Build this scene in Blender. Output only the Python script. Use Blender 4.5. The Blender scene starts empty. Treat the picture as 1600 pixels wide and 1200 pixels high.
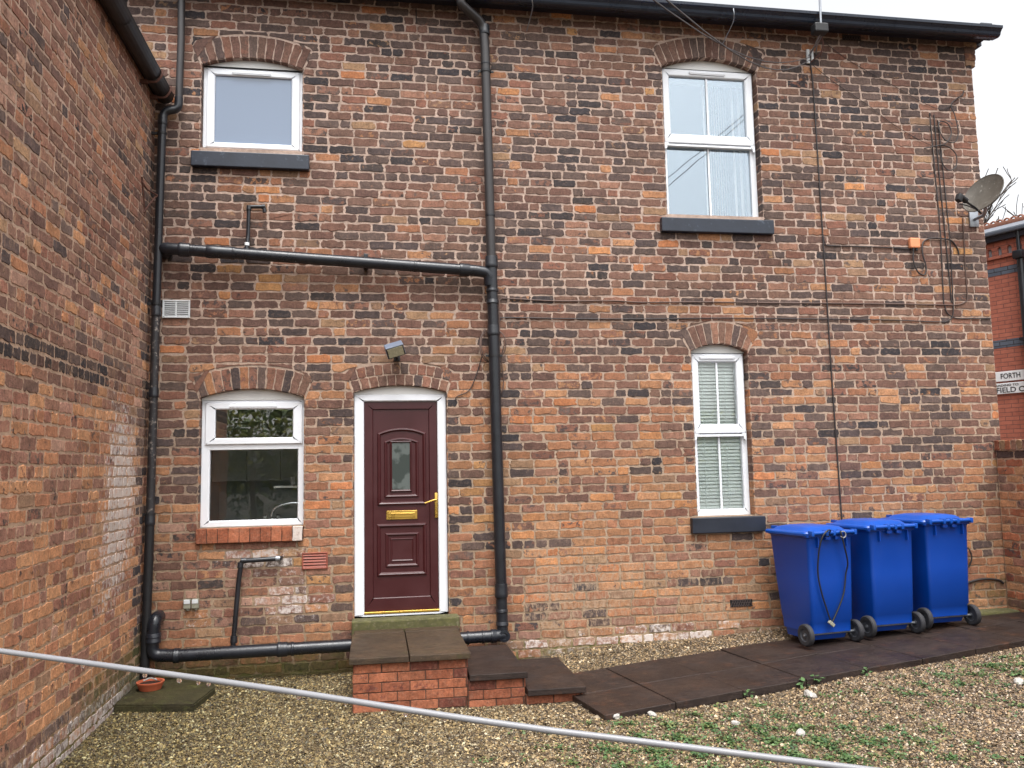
import bpy, bmesh, math, random
import numpy as np
from mathutils import Vector, Matrix
from mathutils.geometry import tessellate_polygon

S = bpy.context.scene
COL = S.collection
rnd = random.Random(7)
rad = math.radians

# ------------------------------------------------------------------ camera
def cam_axes(yaw, pitch, roll):
    cy, sy = math.cos(yaw), math.sin(yaw)
    f = Vector((sy, cy, 0)); r = Vector((cy, -sy, 0)); u = Vector((0, 0, 1))
    cp, sp = math.cos(pitch), math.sin(pitch)
    f2 = f * cp + u * sp; u2 = u * cp - f * sp
    cr, sr = math.cos(roll), math.sin(roll)
    return r * cr + u2 * sr, u2 * cr - r * sr, f2
CAM = Vector((0.0, -8.109, 1.363))
R3, U3, F3 = cam_axes(rad(9.4236), rad(5.6693), rad(-1.1359))
cd = bpy.data.cameras.new('camera'); cam = bpy.data.objects.new('camera', cd); COL.objects.link(cam)
m = Matrix.Identity(4)
for i in range(3):
    m[i][0] = R3[i]; m[i][1] = U3[i]; m[i][2] = -F3[i]; m[i][3] = CAM[i]
cam.matrix_world = m
cd.sensor_width = 36; cd.lens = 36 * 1300 / 1600
cd.clip_start = 0.05; cd.clip_end = 500
S.camera = cam

# ------------------------------------------------------------------ sky and sun (overcast)
SUN_EL, SUN_AZ = 66, 178          # azimuth measured clockwise from +Y
W = bpy.data.worlds.new('World'); S.world = W; W.use_nodes = True
nt = W.node_tree; nt.nodes.clear()
sky = nt.nodes.new('ShaderNodeTexSky'); sky.sky_type = 'NISHITA'; sky.sun_disc = False
sky.sun_elevation = rad(SUN_EL); sky.sun_rotation = rad(SUN_AZ)
sky.air_density = 1.0; sky.dust_density = 6.0; sky.ozone_density = 1.0
hs = nt.nodes.new('ShaderNodeHueSaturation'); hs.inputs['Saturation'].default_value = 0.12
bg = nt.nodes.new('ShaderNodeBackground'); bg.inputs['Strength'].default_value = 0.15
wo = nt.nodes.new('ShaderNodeOutputWorld')
nt.links.new(sky.outputs[0], hs.inputs['Color']); nt.links.new(hs.outputs[0], bg.inputs[0]); nt.links.new(bg.outputs[0], wo.inputs[0])
sd = bpy.data.lights.new('sun', 'SUN'); sd.energy = 0.5; sd.angle = rad(25); sd.color = (1, .97, .93)
sun = bpy.data.objects.new('sun', sd); COL.objects.link(sun)
az, el = rad(SUN_AZ), rad(SUN_EL)
sdir = Vector((math.sin(az) * math.cos(el), math.cos(az) * math.cos(el), math.sin(el)))
sun.rotation_euler = sdir.to_track_quat('Z', 'Y').to_euler()
S.view_settings.view_transform = 'Standard'; S.view_settings.look = 'None'
S.view_settings.exposure = 1.33; S.view_settings.gamma = 1

# ------------------------------------------------------------------ helpers
def lin(c):
    return tuple((x / 255 / 12.92) if x / 255 <= .04045 else ((x / 255 + .055) / 1.055) ** 2.4 for x in c)

def tag(o, label=None, cat=None, group=None, kind=None):
    if label: o['label'] = label
    if cat: o['category'] = cat
    if group: o['group'] = group
    if kind: o['kind'] = kind
    return o

def empty(name, loc=(0, 0, 0), label=None, cat=None, group=None):
    o = bpy.data.objects.new(name, None); COL.objects.link(o); o.location = loc; o.empty_display_size = .1
    return tag(o, label, cat, group)

class MB:
    """collects polygons for ONE mesh object"""
    def __init__(s): s.v = []; s.f = []; s.sm = []; s.mi = []
    def add(s, vs, fs, smooth=False, mi=0):
        b = len(s.v); s.v += [tuple(v) for v in vs]
        for f in fs: s.f.append([b + i for i in f]); s.sm.append(smooth); s.mi.append(mi)
    def box(s, x0, x1, y0, y1, z0, z1, bev=0.0, mi=0, M=None):
        x0, x1 = min(x0, x1), max(x0, x1); y0, y1 = min(y0, y1), max(y0, y1); z0, z1 = min(z0, z1), max(z0, z1)
        if bev <= 0:
            vs = [(x, y, z) for z in (z0, z1) for y in (y0, y1) for x in (x0, x1)]
            fs = [(0, 2, 3, 1), (4, 5, 7, 6), (0, 1, 5, 4), (2, 6, 7, 3), (0, 4, 6, 2), (1, 3, 7, 5)]
        else:
            bm = bmesh.new(); bmesh.ops.create_cube(bm, size=1)
            for v in bm.verts: v.co = Vector(((x0 + x1) / 2 + v.co.x * (x1 - x0), (y0 + y1) / 2 + v.co.y * (y1 - y0), (z0 + z1) / 2 + v.co.z * (z1 - z0)))
            bmesh.ops.bevel(bm, geom=list(bm.edges), offset=bev, segments=1 if bev < .004 else 2, profile=.5, affect='EDGES')
            bm.verts.ensure_lookup_table(); vs = [v.co.copy() for v in bm.verts]; fs = [[v.index for v in f.verts] for f in bm.faces]; bm.free()
        if M is not None: vs = [M @ Vector(v) for v in vs]
        s.add(vs, fs, False, mi)
    def tube(s, pts, r, n=10, mi=0, caps=True):
        pts = [Vector(p) for p in pts]; k = len(pts)
        rs = r if isinstance(r, (list, tuple)) else [r] * k
        t0 = (pts[1] - pts[0]).normalized()
        a = Vector((0, 0, 1)) if abs(t0.z) < .9 else Vector((1, 0, 0))
        nrm = t0.cross(a).normalized(); vs = []
        for i, p in enumerate(pts):
            if i == 0: t = t0
            elif i == k - 1: t = (pts[i] - pts[i - 1]).normalized()
            else:
                t = ((pts[i] - pts[i - 1]).normalized() + (pts[i + 1] - pts[i]).normalized())
                t = t.normalized() if t.length > 1e-6 else (pts[i] - pts[i - 1]).normalized()
            nrm = (nrm - t * nrm.dot(t)).normalized(); b = t.cross(nrm)
            for j in range(n):
                an = 2 * math.pi * j / n
                vs.append(p + (nrm * math.cos(an) + b * math.sin(an)) * rs[i])
        fs = [(i * n + j, i * n + (j + 1) % n, (i + 1) * n + (j + 1) % n, (i + 1) * n + j) for i in range(k - 1) for j in range(n)]
        s.add(vs, fs, True, mi)
        if caps:
            s.add(vs[:n], [tuple(range(n))[::-1]], False, mi); s.add(vs[-n:], [tuple(range(n))], False, mi)
    def lathe(s, prof, axis_o, axis_d, n=24, mi=0):
        d = Vector(axis_d).normalized(); a = Vector((0, 0, 1)) if abs(d.z) < .9 else Vector((1, 0, 0))
        u = d.cross(a).normalized(); w = d.cross(u); o = Vector(axis_o); k = len(prof); vs = []
        for r, h in prof:
            for j in range(n):
                an = 2 * math.pi * j / n; vs.append(o + d * h + (u * math.cos(an) + w * math.sin(an)) * r)
        fs = [(i * n + j, i * n + (j + 1) % n, (i + 1) * n + (j + 1) % n, (i + 1) * n + j) for i in range(k - 1) for j in range(n)]
        s.add(vs, fs, True, mi)
    def build(s, name, mat, parent=None, label=None, recalc=True):
        me = bpy.data.meshes.new(name); me.from_pydata(s.v, [], s.f)
        mats = mat if isinstance(mat, (list, tuple)) else [mat]
        for q in mats: me.materials.append(q)
        me.polygons.foreach_set('use_smooth', s.sm); me.polygons.foreach_set('material_index', s.mi)
        me.update()
        if recalc:
            bm = bmesh.new(); bm.from_mesh(me); bmesh.ops.remove_doubles(bm, verts=bm.verts, dist=1e-5)
            bmesh.ops.recalc_face_normals(bm, faces=bm.faces); bm.to_mesh(me); bm.free()
        if any(s.sm):
            try: me.set_sharp_from_angle(angle=rad(40))
            except Exception: pass
        o = bpy.data.objects.new(name, me); COL.objects.link(o)
        if parent is not None:
            o.parent = parent
            pl = parent; off = Vector((0, 0, 0))
            while pl is not None: off += pl.location; pl = pl.parent
            o.location = -off          # meshes are authored in world space; parents only translate
        if label: o['label'] = label
        return o

def fillet(pts, r, n=6):
    pts = [Vector(p) for p in pts]; out = [pts[0]]
    for i in range(1, len(pts) - 1):
        a, p, b = pts[i - 1], pts[i], pts[i + 1]
        u = (a - p); w = (b - p); q = min(r, u.length * .49, w.length * .49)
        s0 = p + u.normalized() * q; s1 = p + w.normalized() * q
        for k in range(n + 1):
            t = k / n; out.append(s0 * (1 - t) ** 2 + p * 2 * t * (1 - t) + s1 * t * t)
    out.append(pts[-1]); return out

def smooth_path(pts, n=8):
    pts = [Vector(p) for p in pts]; P = [pts[0] * 2 - pts[1]] + pts + [pts[-1] * 2 - pts[-2]]; out = []
    for i in range(1, len(P) - 2):
        for k in range(n):
            t = k / n; a, b, c, d = P[i - 1], P[i], P[i + 1], P[i + 2]
            out.append(.5 * ((2 * b) + (c - a) * t + (2 * a - 5 * b + 4 * c - d) * t * t + (3 * b - a - 3 * c + d) * t ** 3))
    out.append(pts[-1]); return out

# ------------------------------------------------------------------ materials
def newmat(name):
    mt = bpy.data.materials.new(name); mt.use_nodes = True; t = mt.node_tree
    return mt, t, t.nodes['Principled BSDF']

def N(t, typ, **k):
    n = t.nodes.new('ShaderNode' + typ)
    for a, b in k.items():
        if a in n.inputs: n.inputs[a].default_value = b
        else: setattr(n, a, b)
    return n

def mixc(t, fac, a, b, blend='MIX'):
    n = t.nodes.new('ShaderNodeMix'); n.data_type = 'RGBA'; n.blend_type = blend
    for k, v in ((0, fac), (6, a), (7, b)):
        if hasattr(v, 'is_linked') or isinstance(v, bpy.types.NodeSocket): t.links.new(v, n.inputs[k])
        else: n.inputs[k].default_value = v if k == 0 else (tuple(v) + (1,) if len(v) == 3 else v)
    return n.outputs[2]

def mth(t, op, a, b=0.0, c=0.0, clamp=False):
    n = t.nodes.new('ShaderNodeMath'); n.operation = op; n.use_clamp = clamp
    for k, v in ((0, a), (1, b), (2, c)):
        if isinstance(v, bpy.types.NodeSocket): t.links.new(v, n.inputs[k])
        else: n.inputs[k].default_value = v
    return n.outputs[0]

def noise(t, scale, detail=4, rough=.6, vec=None, out=0):
    n = N(t, 'TexNoise', Scale=scale, Detail=detail, Roughness=rough)
    if vec is not None: t.links.new(vec, n.inputs['Vector'])
    return n.outputs[out]

def pos(t): return N(t, 'NewGeometry').outputs['Position']

def scaled(t, vec, s):
    n = t.nodes.new('ShaderNodeVectorMath'); n.operation = 'MULTIPLY'; t.links.new(vec, n.inputs[0]); n.inputs[1].default_value = s
    return n.outputs[0]

def rng(t, v, a, b, c=0., d=1.):
    n = N(t, 'MapRange'); n.clamp = True
    t.links.new(v, n.inputs[0])
    for i, x in enumerate((a, b, c, d)): n.inputs[i + 1].default_value = x
    return n.outputs[0]

def bump(t, h, strength, dist, bs):
    b = N(t, 'Bump'); b.inputs['Strength'].default_value = strength; b.inputs['Distance'].default_value = dist
    t.links.new(h, b.inputs['Height']); t.links.new(b.outputs[0], bs.inputs['Normal'])

def plain(name, rgb, rough=.5, var=.15, scale=8, metal=0., spec=.5, bmp=0., dirt=None, dirt_amt=.5, srgb=True, coat=0.):
    """simple surface with uneven tone; dirt = rgb of blotches"""
    mt, t, b = newmat(name); c = lin(rgb) if srgb else rgb
    p = pos(t); n1 = noise(t, scale, 6, .65, p)
    v = rng(t, n1, .25, .75, 1 - var, 1 + var)
    col = mixc(t, 1.0, c, (1, 1, 1), 'MULTIPLY')
    mn = t.nodes.new('ShaderNodeVectorMath'); mn.operation = 'SCALE'; mn.inputs[0].default_value = c; t.links.new(v, mn.inputs['Scale'])
    out = mn.outputs[0]
    if dirt is not None:
        n2 = noise(t, scale * 2.7, 8, .7, p)
        f = rng(t, n2, 1 - dirt_amt, 1 - dirt_amt + .12)
        out = mixc(t, f, out, lin(dirt))
    t.links.new(out, b.inputs['Base Color'])
    r = rng(t, n1, .3, .7, max(0.02, rough - .08), min(1, rough + .08)); t.links.new(r, b.inputs['Roughness'])
    b.inputs['Metallic'].default_value = metal; b.inputs['Specular IOR Level'].default_value = spec
    b.inputs['Coat Weight'].default_value = coat
    if bmp: bump(t, noise(t, scale * 8, 5, .6, p), bmp, .003, b)
    return mt

def brick_mat(name, mortar=(165, 140, 122)):
    mt, t, b = newmat(name); p = pos(t)
    A = [N(t, 'Attribute', attribute_name=a) for a in ('bcol', 'bcol2', 'bfx')]
    sep = N(t, 'SeparateColor'); t.links.new(A[2].outputs['Color'], sep.inputs[0])
    n1 = noise(t, 16, 6, .65, p)
    f1 = mth(t, 'ADD', n1, A[0].outputs['Alpha']); f1 = rng(t, f1, 1.0, 1.06)
    c = mixc(t, f1, A[0].outputs['Color'], A[1].outputs['Color'])
    v = rng(t, noise(t, 48, 9, .82, p), .28, .72, .42, 1.6)
    c = mixc(t, 1.0, c, v, 'MULTIPLY')
    v = rng(t, noise(t, 13, 3, .6, p), .3, .7, .72, 1.22)
    c = mixc(t, 1.0, c, v, 'MULTIPLY')
    st = rng(t, noise(t, 1., 5, .7, scaled(t, p, (34, 34, 7))), .52, .72, 1., .74)
    c = mixc(t, 1.0, c, st, 'MULTIPLY')
    # sandy bloom on the face
    bl = rng(t, noise(t, 30, 6, .8, p), .52, .72, 0, .45)
    c = mixc(t, bl, c, lin((150, 122, 104)))
    # dark burnt pits
    vo = N(t, 'TexVoronoi', Scale=75.); t.links.new(p, vo.inputs['Vector'])
    pit = rng(t, vo.outputs['Distance'], .12, .3, 1, 0)
    pm = rng(t, noise(t, 9, 3, .6, p), .5, .62)
    pit = mth(t, 'MULTIPLY', pit, pm)
    c = mixc(t, mth(t, 'MULTIPLY', pit, .75), c, lin((48, 38, 36)))
    # mortar smears
    f = mth(t, 'SUBTRACT', mth(t, 'ADD', noise(t, 1., 7, .72, scaled(t, p, (26, 26, 13))), sep.outputs[2]), 1.0)
    c = mixc(t, mth(t, 'MULTIPLY', f, 6., clamp=True), c, lin(mortar))
    # white efflorescence / old paint
    f = mth(t, 'SUBTRACT', mth(t, 'ADD', noise(t, 20, 9, .75, p), sep.outputs[0]), 1.0)
    c = mixc(t, mth(t, 'MULTIPLY', mth(t, 'MULTIPLY', f, 7., clamp=True), .85), c, lin((205, 196, 190)))
    # moss and algae
    f = mth(t, 'SUBTRACT', mth(t, 'ADD', noise(t, 11, 9, .72, p), sep.outputs[1]), 1.0)
    mc = mixc(t, rng(t, noise(t, 34, 8, .8, p), .35, .65), lin((42, 46, 20)), lin((104, 100, 56)))
    c = mixc(t, mth(t, 'MULTIPLY', mth(t, 'MULTIPLY', f, 3.2, clamp=True), .82), c, mc)
    t.links.new(c, b.inputs['Base Color']); b.inputs['Roughness'].default_value = .88; b.inputs['Specular IOR Level'].default_value = .3
    h = mth(t, 'SUBTRACT', noise(t, 60, 8, .7, p), mth(t, 'MULTIPLY', pit, .6))
    bump(t, h, .8, .006, b)
    return mt

def mortar_mat(name, up=(184, 161, 147), lo=(156, 134, 108), z0=-.3, z1=3.2, moss=True):
    mt, t, b = newmat(name); p = pos(t)
    sx = N(t, 'SeparateXYZ'); t.links.new(p, sx.inputs[0])
    zz = mth(t, 'ADD', sx.outputs[2], mth(t, 'MULTIPLY', noise(t, .9, 4, .6, p), 1.6))
    c = mixc(t, rng(t, zz, z0 + .5, z1 + 1.1), lin(lo), lin(up))
    v = rng(t, noise(t, 30, 7, .7, p), .25, .75, .66, 1.26); c = mixc(t, 1.0, c, v, 'MULTIPLY')
    v = rng(t, noise(t, 2.6, 7, .75, p), .32, .68, .66, 1.12); c = mixc(t, 1.0, c, v, 'MULTIPLY')
    if moss:
        f = mth(t, 'ADD', rng(t, sx.outputs[2], -.45, -.05, .62, .2), noise(t, 9, 8, .7, p))
        f = mth(t, 'MULTIPLY', mth(t, 'SUBTRACT', f, .95), 5., clamp=True)
        c = mixc(t, mth(t, 'MULTIPLY', f, .85), c, lin((84, 88, 42)))
    t.links.new(c, b.inputs['Base Color']); b.inputs['Roughness'].default_value = .95; b.inputs['Specular IOR Level'].default_value = .2
    bump(t, noise(t, 70, 8, .75, p), .9, .008, b)
    return mt

M = {}
M['brick'] = brick_mat('weathered_brick', (158, 134, 112))
M['brick_left'] = brick_mat('weathered_brick_pale', (176, 142, 114))
M['brick_new'] = brick_mat('red_engineering_brick', (120, 85, 70))
M['mortar'] = mortar_mat('old_mortar')
M['mortar_left'] = mortar_mat('old_mortar_pale', (196, 168, 148), (190, 158, 130))
M['mortar_dark'] = mortar_mat('dark_mortar', (96, 70, 60), (84, 62, 52), moss=False)
M['upvc'] = plain('white_upvc', (222, 225, 230), .32, .03, 3, dirt=(186, 186, 182), dirt_amt=.3)
M['whitewood'] = plain('white_painted_timber', (212, 212, 210), .6, .06, 6, dirt=(178, 172, 162), dirt_amt=.36)
M['sill'] = plain('blue_black_painted_stone', (29, 36, 49), .42, .3, 5, bmp=.3, dirt=(70, 80, 94), dirt_amt=.42)
M['sill_chipped'] = plain('chipped_blue_black_stone', (28, 33, 44), .42, .25, 5, bmp=.3, dirt=(205, 205, 205), dirt_amt=.3)
M['pipe'] = plain('black_pipe_paint', (30, 32, 37), .33, .3, 6, dirt=(62, 60, 60), dirt_amt=.36, bmp=.15)
M['pipe_blue'] = plain('glossy_black_iron', (26, 29, 36), .3, .35, 9, dirt=(128, 130, 134), dirt_amt=.31, bmp=.5)
M['pipe_brown'] = plain('brown_black_plastic', (46, 43, 43), .38, .15, 5, dirt=(70, 64, 62), dirt_amt=.35)
M['pipe_worn'] = plain('worn_black_pipe', (40, 38, 40), .5, .3, 8, dirt=(150, 140, 132), dirt_amt=.44)
M['gutter'] = plain('black_gutter', (34, 42, 56), .3, .1, 3, dirt=(56, 62, 72), dirt_amt=.3)
M['gutter_dirty'] = plain('dirty_black_gutter', (27, 25, 25), .5, .3, 7, dirt=(62, 48, 42), dirt_amt=.38)
M['soffit'] = plain('dark_soffit_board', (34, 34, 44), .6, .15, 4)
M['rust'] = plain('rusty_iron', (88, 56, 46), .8, .3, 20, bmp=.4, dirt=(60, 38, 32), dirt_amt=.45)
M['slate'] = plain('roof_slate', (66, 70, 78), .6, .3, 6, bmp=.4)
M['maroon'] = plain('maroon_woodgrain', (60, 19, 22), .38, .12, 5)
M['brass'] = plain('polished_brass', (206, 168, 84), .3, .04, 10, metal=.8)
M['chrome'] = plain('chrome', (205, 208, 210), .12, .05, 10, metal=1.)
M['blackplastic'] = plain('black_plastic', (22, 22, 25), .55, .15, 12)
M['cable'] = plain('dark_cable', (44, 38, 38), .6, .2, 12)
M['cable_brown'] = plain('brown_cable', (88, 68, 60), .6, .2, 12)
M['bin'] = plain('blue_bin_plastic', (0, 60, 150), .42, .06, 3, dirt=(4, 64, 150), dirt_amt=.4)
M['bin_lid'] = plain('blue_lid_plastic', (10, 72, 160), .36, .06, 3, dirt=(40, 92, 164), dirt_amt=.36)
M['tyre'] = plain('black_rubber', (42, 42, 46), .7, .15, 12)
M['hub'] = plain('grey_black_hub', (64, 66, 72), .5, .1, 12)
M['steel'] = plain('galvanised_steel', (150, 154, 160), .4, .15, 20, metal=.7)
M['greybox'] = plain('grey_plastic_box', (140, 138, 122), .55, .2, 25, dirt=(96, 92, 76), dirt_amt=.45)
M['terracotta'] = plain('terracotta', (182, 92, 60), .8, .15, 12, bmp=.2)
M['ventbrown'] = plain('terracotta_vent', (140, 74, 58), .6, .15, 15)
M['lattice'] = plain('sooty_clay', (58, 46, 44), .8, .2, 15)
M['whiteplastic'] = plain('white_plastic', (205, 208, 210), .5, .06, 10)
M['dark'] = plain('painted_hole_shade', (14, 13, 13), .9, .1, 5)  # near-black colour stands in for shade inside the vent openings
M['soil'] = plain('wet_soil', (40, 32, 28), .5, .3, 30, bmp=.6)
M['slab'] = plain('wet_brown_slab', (62, 50, 45), .42, .28, 3.2, bmp=.8, dirt=(84, 62, 48), dirt_amt=.38)
M['slab_green'] = plain('mossy_brown_slab', (96, 80, 60), .5, .3, 4, bmp=.8, dirt=(112, 98, 58), dirt_amt=.45)

def slab_mat(name, c0, c1, stain, alg, alg_amt, rough):
    mt, t, b = newmat(name); p = pos(t)
    c = mixc(t, rng(t, noise(t, 2.2, 8, .7, p), .32, .68), lin(c0), lin(c1))
    c = mixc(t, rng(t, noise(t, 5.5, 8, .75, p), .55, .72, 0, .7), c, lin(stain))
    c = mixc(t, 1., c, rng(t, noise(t, 38, 9, .85, p), .3, .7, .5, 1.5), 'MULTIPLY')
    c = mixc(t, 1., c, rng(t, noise(t, 1., 6, .7, scaled(t, p, (7, 40, 40))), .35, .7, .7, 1.25), 'MULTIPLY')
    c = mixc(t, rng(t, noise(t, 7, 9, .78, p), 1 - alg_amt, 1.1 - alg_amt, 0, .75), c, lin(alg))
    vo = N(t, 'TexVoronoi', Scale=14.); t.links.new(p, vo.inputs['Vector'])
    c = mixc(t, rng(t, vo.outputs['Distance'], .04, .06, .6, 0), c, lin((128, 112, 98)))
    t.links.new(c, b.inputs['Base Color']); t.links.new(rng(t, noise(t, 3, 6, .7, p), .35, .65, rough - .14, rough + .22), b.inputs['Roughness']); b.inputs['Specular IOR Level'].default_value = .28
    h = mth(t, 'ADD', noise(t, 1., 8, .7, scaled(t, p, (6, 26, 26))), noise(t, 60, 8, .8, p)); bump(t, h, .9, .006, b); return mt
M['slab'] = slab_mat('wet_brown_slab', (36, 28, 26), (54, 43, 38), (86, 55, 38), (64, 58, 42), .33, .5)
M['slab_green'] = slab_mat('mossy_brown_slab', (54, 44, 35), (82, 66, 50), (92, 66, 48), (70, 64, 38), .42, .55)
M['slab_moss'] = slab_mat('mossy_corner_slab', (46, 42, 28), (66, 62, 38), (52, 44, 32), (80, 82, 44), .46, .6)
M['moss'] = plain('moss_crust', (78, 76, 44), .95, .5, 14, bmp=1., dirt=(112, 106, 84), dirt_amt=.46)
M['greycup'] = plain('grey_cup', (128, 128, 126), .5, .06, 10)
M['orangecable'] = plain('orange_plastic_box', (216, 140, 98), .5, .1, 12)
M['dish'] = plain('grey_brown_dish', (84, 79, 72), .5, .3, 9, dirt=(142, 140, 132), dirt_amt=.42)
M['blind'] = plain('cream_blind', (236, 232, 220), .6, .04, 4)
M['venetian'] = plain('pale_green_white_blind', (240, 248, 243), .5, .04, 4)
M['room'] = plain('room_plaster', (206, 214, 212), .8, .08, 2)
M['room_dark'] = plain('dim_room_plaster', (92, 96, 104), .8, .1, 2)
M['cupboard'] = plain('kitchen_cupboard', (206, 208, 200), .5, .06, 3)
M['rope'] = plain('grey_white_line', (126, 126, 129), .35, .06, 20)
M['stone_white'] = plain('white_stone', (164, 160, 154), .7, .12, 40, bmp=.5)
M['red_far'] = None
M['bark'] = plain('bark', (64, 56, 50), .9, .3, 10, bmp=.5)
M['wood'] = plain('grey_timber_post', (110, 100, 88), .8, .25, 8, bmp=.4)
M['signwhite'] = plain('sign_white', (240, 243, 246), .4, .04, 8)
M['signblack'] = plain('sign_black', (42, 46, 52), .5, .05, 8)
M['lampglass'] = plain('dull_lamp_glass', (150, 144, 120), .25, .15, 40)
M['floodgrey'] = plain('blue_grey_metal', (98, 106, 122), .5, .12, 30)

def glass_mat(name, refl=.16, tint=(.98, .99, .99), rough=0.0, gc=(1, 1, 1)):
    mt, t, b = newmat(name); t.nodes.remove(b)
    out = t.nodes['Material Output']
    g = N(t, 'BsdfGlossy'); g.inputs['Roughness'].default_value = rough; g.inputs['Color'].default_value = gc + (1,)
    tr = N(t, 'BsdfTransparent'); tr.inputs['Color'].default_value = tint + (1,)
    fr = N(t, 'LayerWeight', Blend=.25)
    f = rng(t, fr.outputs['Fresnel'], 0, 1, refl, 1.)
    # slight waviness of double glazing
    bp = N(t, 'Bump'); bp.inputs['Strength'].default_value = .05; bp.inputs['Distance'].default_value = .02
    t.links.new(noise(t, 3.5, 1, .5, pos(t)), bp.inputs['Height']); t.links.new(bp.outputs[0], g.inputs['Normal'])
    mx = N(t, 'MixShader'); t.links.new(f, mx.inputs[0]); t.links.new(tr.outputs[0], mx.inputs[1]); t.links.new(g.outputs[0], mx.inputs[2])
    t.links.new(mx.outputs[0], out.inputs['Surface']); return mt
M['glass'] = glass_mat('window_glass', .075)
M['glass_up'] = glass_mat('sky_facing_window_glass', .21, gc=(.78, .9, 1.))
M['glass_low'] = glass_mat('low_reflection_window_glass', .03)  # clear pane with its reflection turned down
M['glass_clear'] = glass_mat('clear_window_glass', .045)
M['glass_kitchen'] = glass_mat('kitchen_window_glass', .14)
M['glass_obs'] = glass_mat('door_glass', .14, (.6, .64, .64), .02)

mt, t, b = newmat('obscured_glass'); b.inputs['Base Color'].default_value = lin((108, 124, 146)) + (1,)
b.inputs['Roughness'].default_value = .12; b.inputs['Specular IOR Level'].default_value = .9
M['glass_bath'] = mt
mt, t, b = newmat('painted_reflection_door_glass'); c = mixc(t, rng(t, noise(t, 7, 3, .5, pos(t)), .46, .54), lin((62, 68, 66)), lin((92, 98, 96))); t.links.new(c, b.inputs['Base Color'])  # grey reflections painted into the base colour as two noise tones
b.inputs['Roughness'].default_value = .12; b.inputs['Specular IOR Level'].default_value = .6; M['glass_door'] = mt
mt, t, b = newmat('water_drop'); b.inputs['Transmission Weight'].default_value = 1.; b.inputs['Roughness'].default_value = 0; b.inputs['IOR'].default_value = 1.33
b.inputs['Base Color'].default_value = (1, 1, 1, 1)
M['water'] = mt

# ------------------------------------------------------------------ bricks
class Bricks:
    """one mesh of separately laid bricks; colour of each brick kept in point attributes"""
    def __init__(s): s.v = []; s.f = []; s.c = []; s.c2 = []; s.fx = []
    def add(s, quad, O, U, V, Nn, col, col2, fx, mixa, jit=.0042, rc=.014, h=.0055, proud=0., clip=None):
        """quad: 4 (u,v) corners ccw, already without joint"""
        pts = []
        P = [Vector(q) for q in quad]; cx = sum((q.x for q in P)) / 4; cy = sum((q.y for q in P)) / 4
        for i in range(4):
            a, p, bq = P[i - 1], P[i], P[(i + 1) % 4]
            e0 = (a - p); e1 = (bq - p); l0, l1 = e0.length, e1.length
            r = min(rc * rnd.uniform(.5, 1.5), l0 * .3, l1 * .3)
            pts.append(p + e0.normalized() * r); pts.append(p + (e0.normalized() + e1.normalized()) * r * .22); pts.append(p + e1.normalized() * r)
            k = 4 if l1 > .16 else (2 if l1 > .09 else 1)
            for q in range(1, k + 1):
                pts.append(p + e1 * (r / l1 + (1 - 2 * r / l1) * q / (k + 1)))
        pts = [Vector((q.x + rnd.gauss(0, jit), q.y + rnd.gauss(0, jit))) for q in pts]
        if clip: 
            pts = [clip(q) for q in pts]
        cx = sum(q.x for q in pts) / len(pts); cy = sum(q.y for q in pts) / len(pts); c = Vector((cx, cy))
        n = len(pts); area = .5 * sum(pts[i].x * pts[(i + 1) % n].y - pts[(i + 1) % n].x * pts[i].y for i in range(n))
        if area < .0012: return
        base = len(s.v); z = rnd.gauss(0, .0012) + proud; tx = rnd.gauss(0, .008); ty = rnd.gauss(0, .012)
        rings = ((0, -h - .004), (0, -.0035), (.0045, 0.))
        for ins, hh in rings:
            for q in pts:
                d = q - c; L = d.length; w = c + d * max(.3, (L - ins) / L)
                dz = z + hh + ((q.x - cx) * tx + (q.y - cy) * ty if hh > -.005 else 0)
                s.v.append(O + U * w.x + V * w.y + Nn * dz)
        for rr in range(2):
            for i in range(n):
                j = (i + 1) % n; s.f.append((base + rr * n + i, base + rr * n + j, base + (rr + 1) * n + j, base + (rr + 1) * n + i))
        s.f.append(tuple(base + 2 * n + i for i in range(n)))
        s.c += [tuple(col) + (mixa,)] * (3 * n); s.c2 += [tuple(col2) + (1,)] * (3 * n); s.fx += [tuple(fx) + (1,)] * (3 * n)
    def build(s, name, mat, parent=None):
        me = bpy.data.meshes.new(name); me.from_pydata([tuple(v) for v in s.v], [], s.f); me.materials.append(mat)
        for nm, dat in (('bcol', s.c), ('bcol2', s.c2), ('bfx', s.fx)):
            a = me.attributes.new(nm, 'FLOAT_COLOR', 'POINT'); a.data.foreach_set('color', np.array(dat, dtype=np.float32).ravel())
        me.update(); o = bpy.data.objects.new(name, me); COL.objects.link(o)
        if parent is not None:
            o.parent = parent; pl = parent; off = Vector((0, 0, 0))
            while pl is not None: off += pl.location; pl = pl.parent
            o.location = -off
        return o

PAL = dict(dark=[(86, 71, 67), (94, 78, 72), (80, 68, 66), (98, 81, 74)], black=[(62, 56, 57), (68, 60, 58), (58, 54, 57)],
           mid=[(116, 86, 74), (108, 79, 69), (122, 92, 78), (112, 86, 75), (102, 77, 69)], red=[(136, 97, 81), (130, 89, 74), (142, 104, 86), (128, 93, 79)],
           orange=[(166, 119, 86), (158, 110, 80), (172, 126, 92), (154, 106, 80)], bright=[(184, 128, 86), (178, 132, 88), (178, 116, 78)],
           tan=[(150, 118, 92), (158, 125, 96), (140, 110, 88)], pink=[(158, 122, 104), (152, 114, 98), (164, 128, 110)],
           newred=[(150, 90, 64), (142, 83, 59), (158, 97, 70), (136, 80, 58)], newdk=[(118, 66, 52), (106, 60, 48)])
def pick(w):
    ks = list(w); k = rnd.choices(ks, [w[q] for q in ks])[0]
    c = lin(rnd.choice(PAL[k])); v = rnd.uniform(.72, .98); return k, tuple(x * v for x in c)
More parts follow.
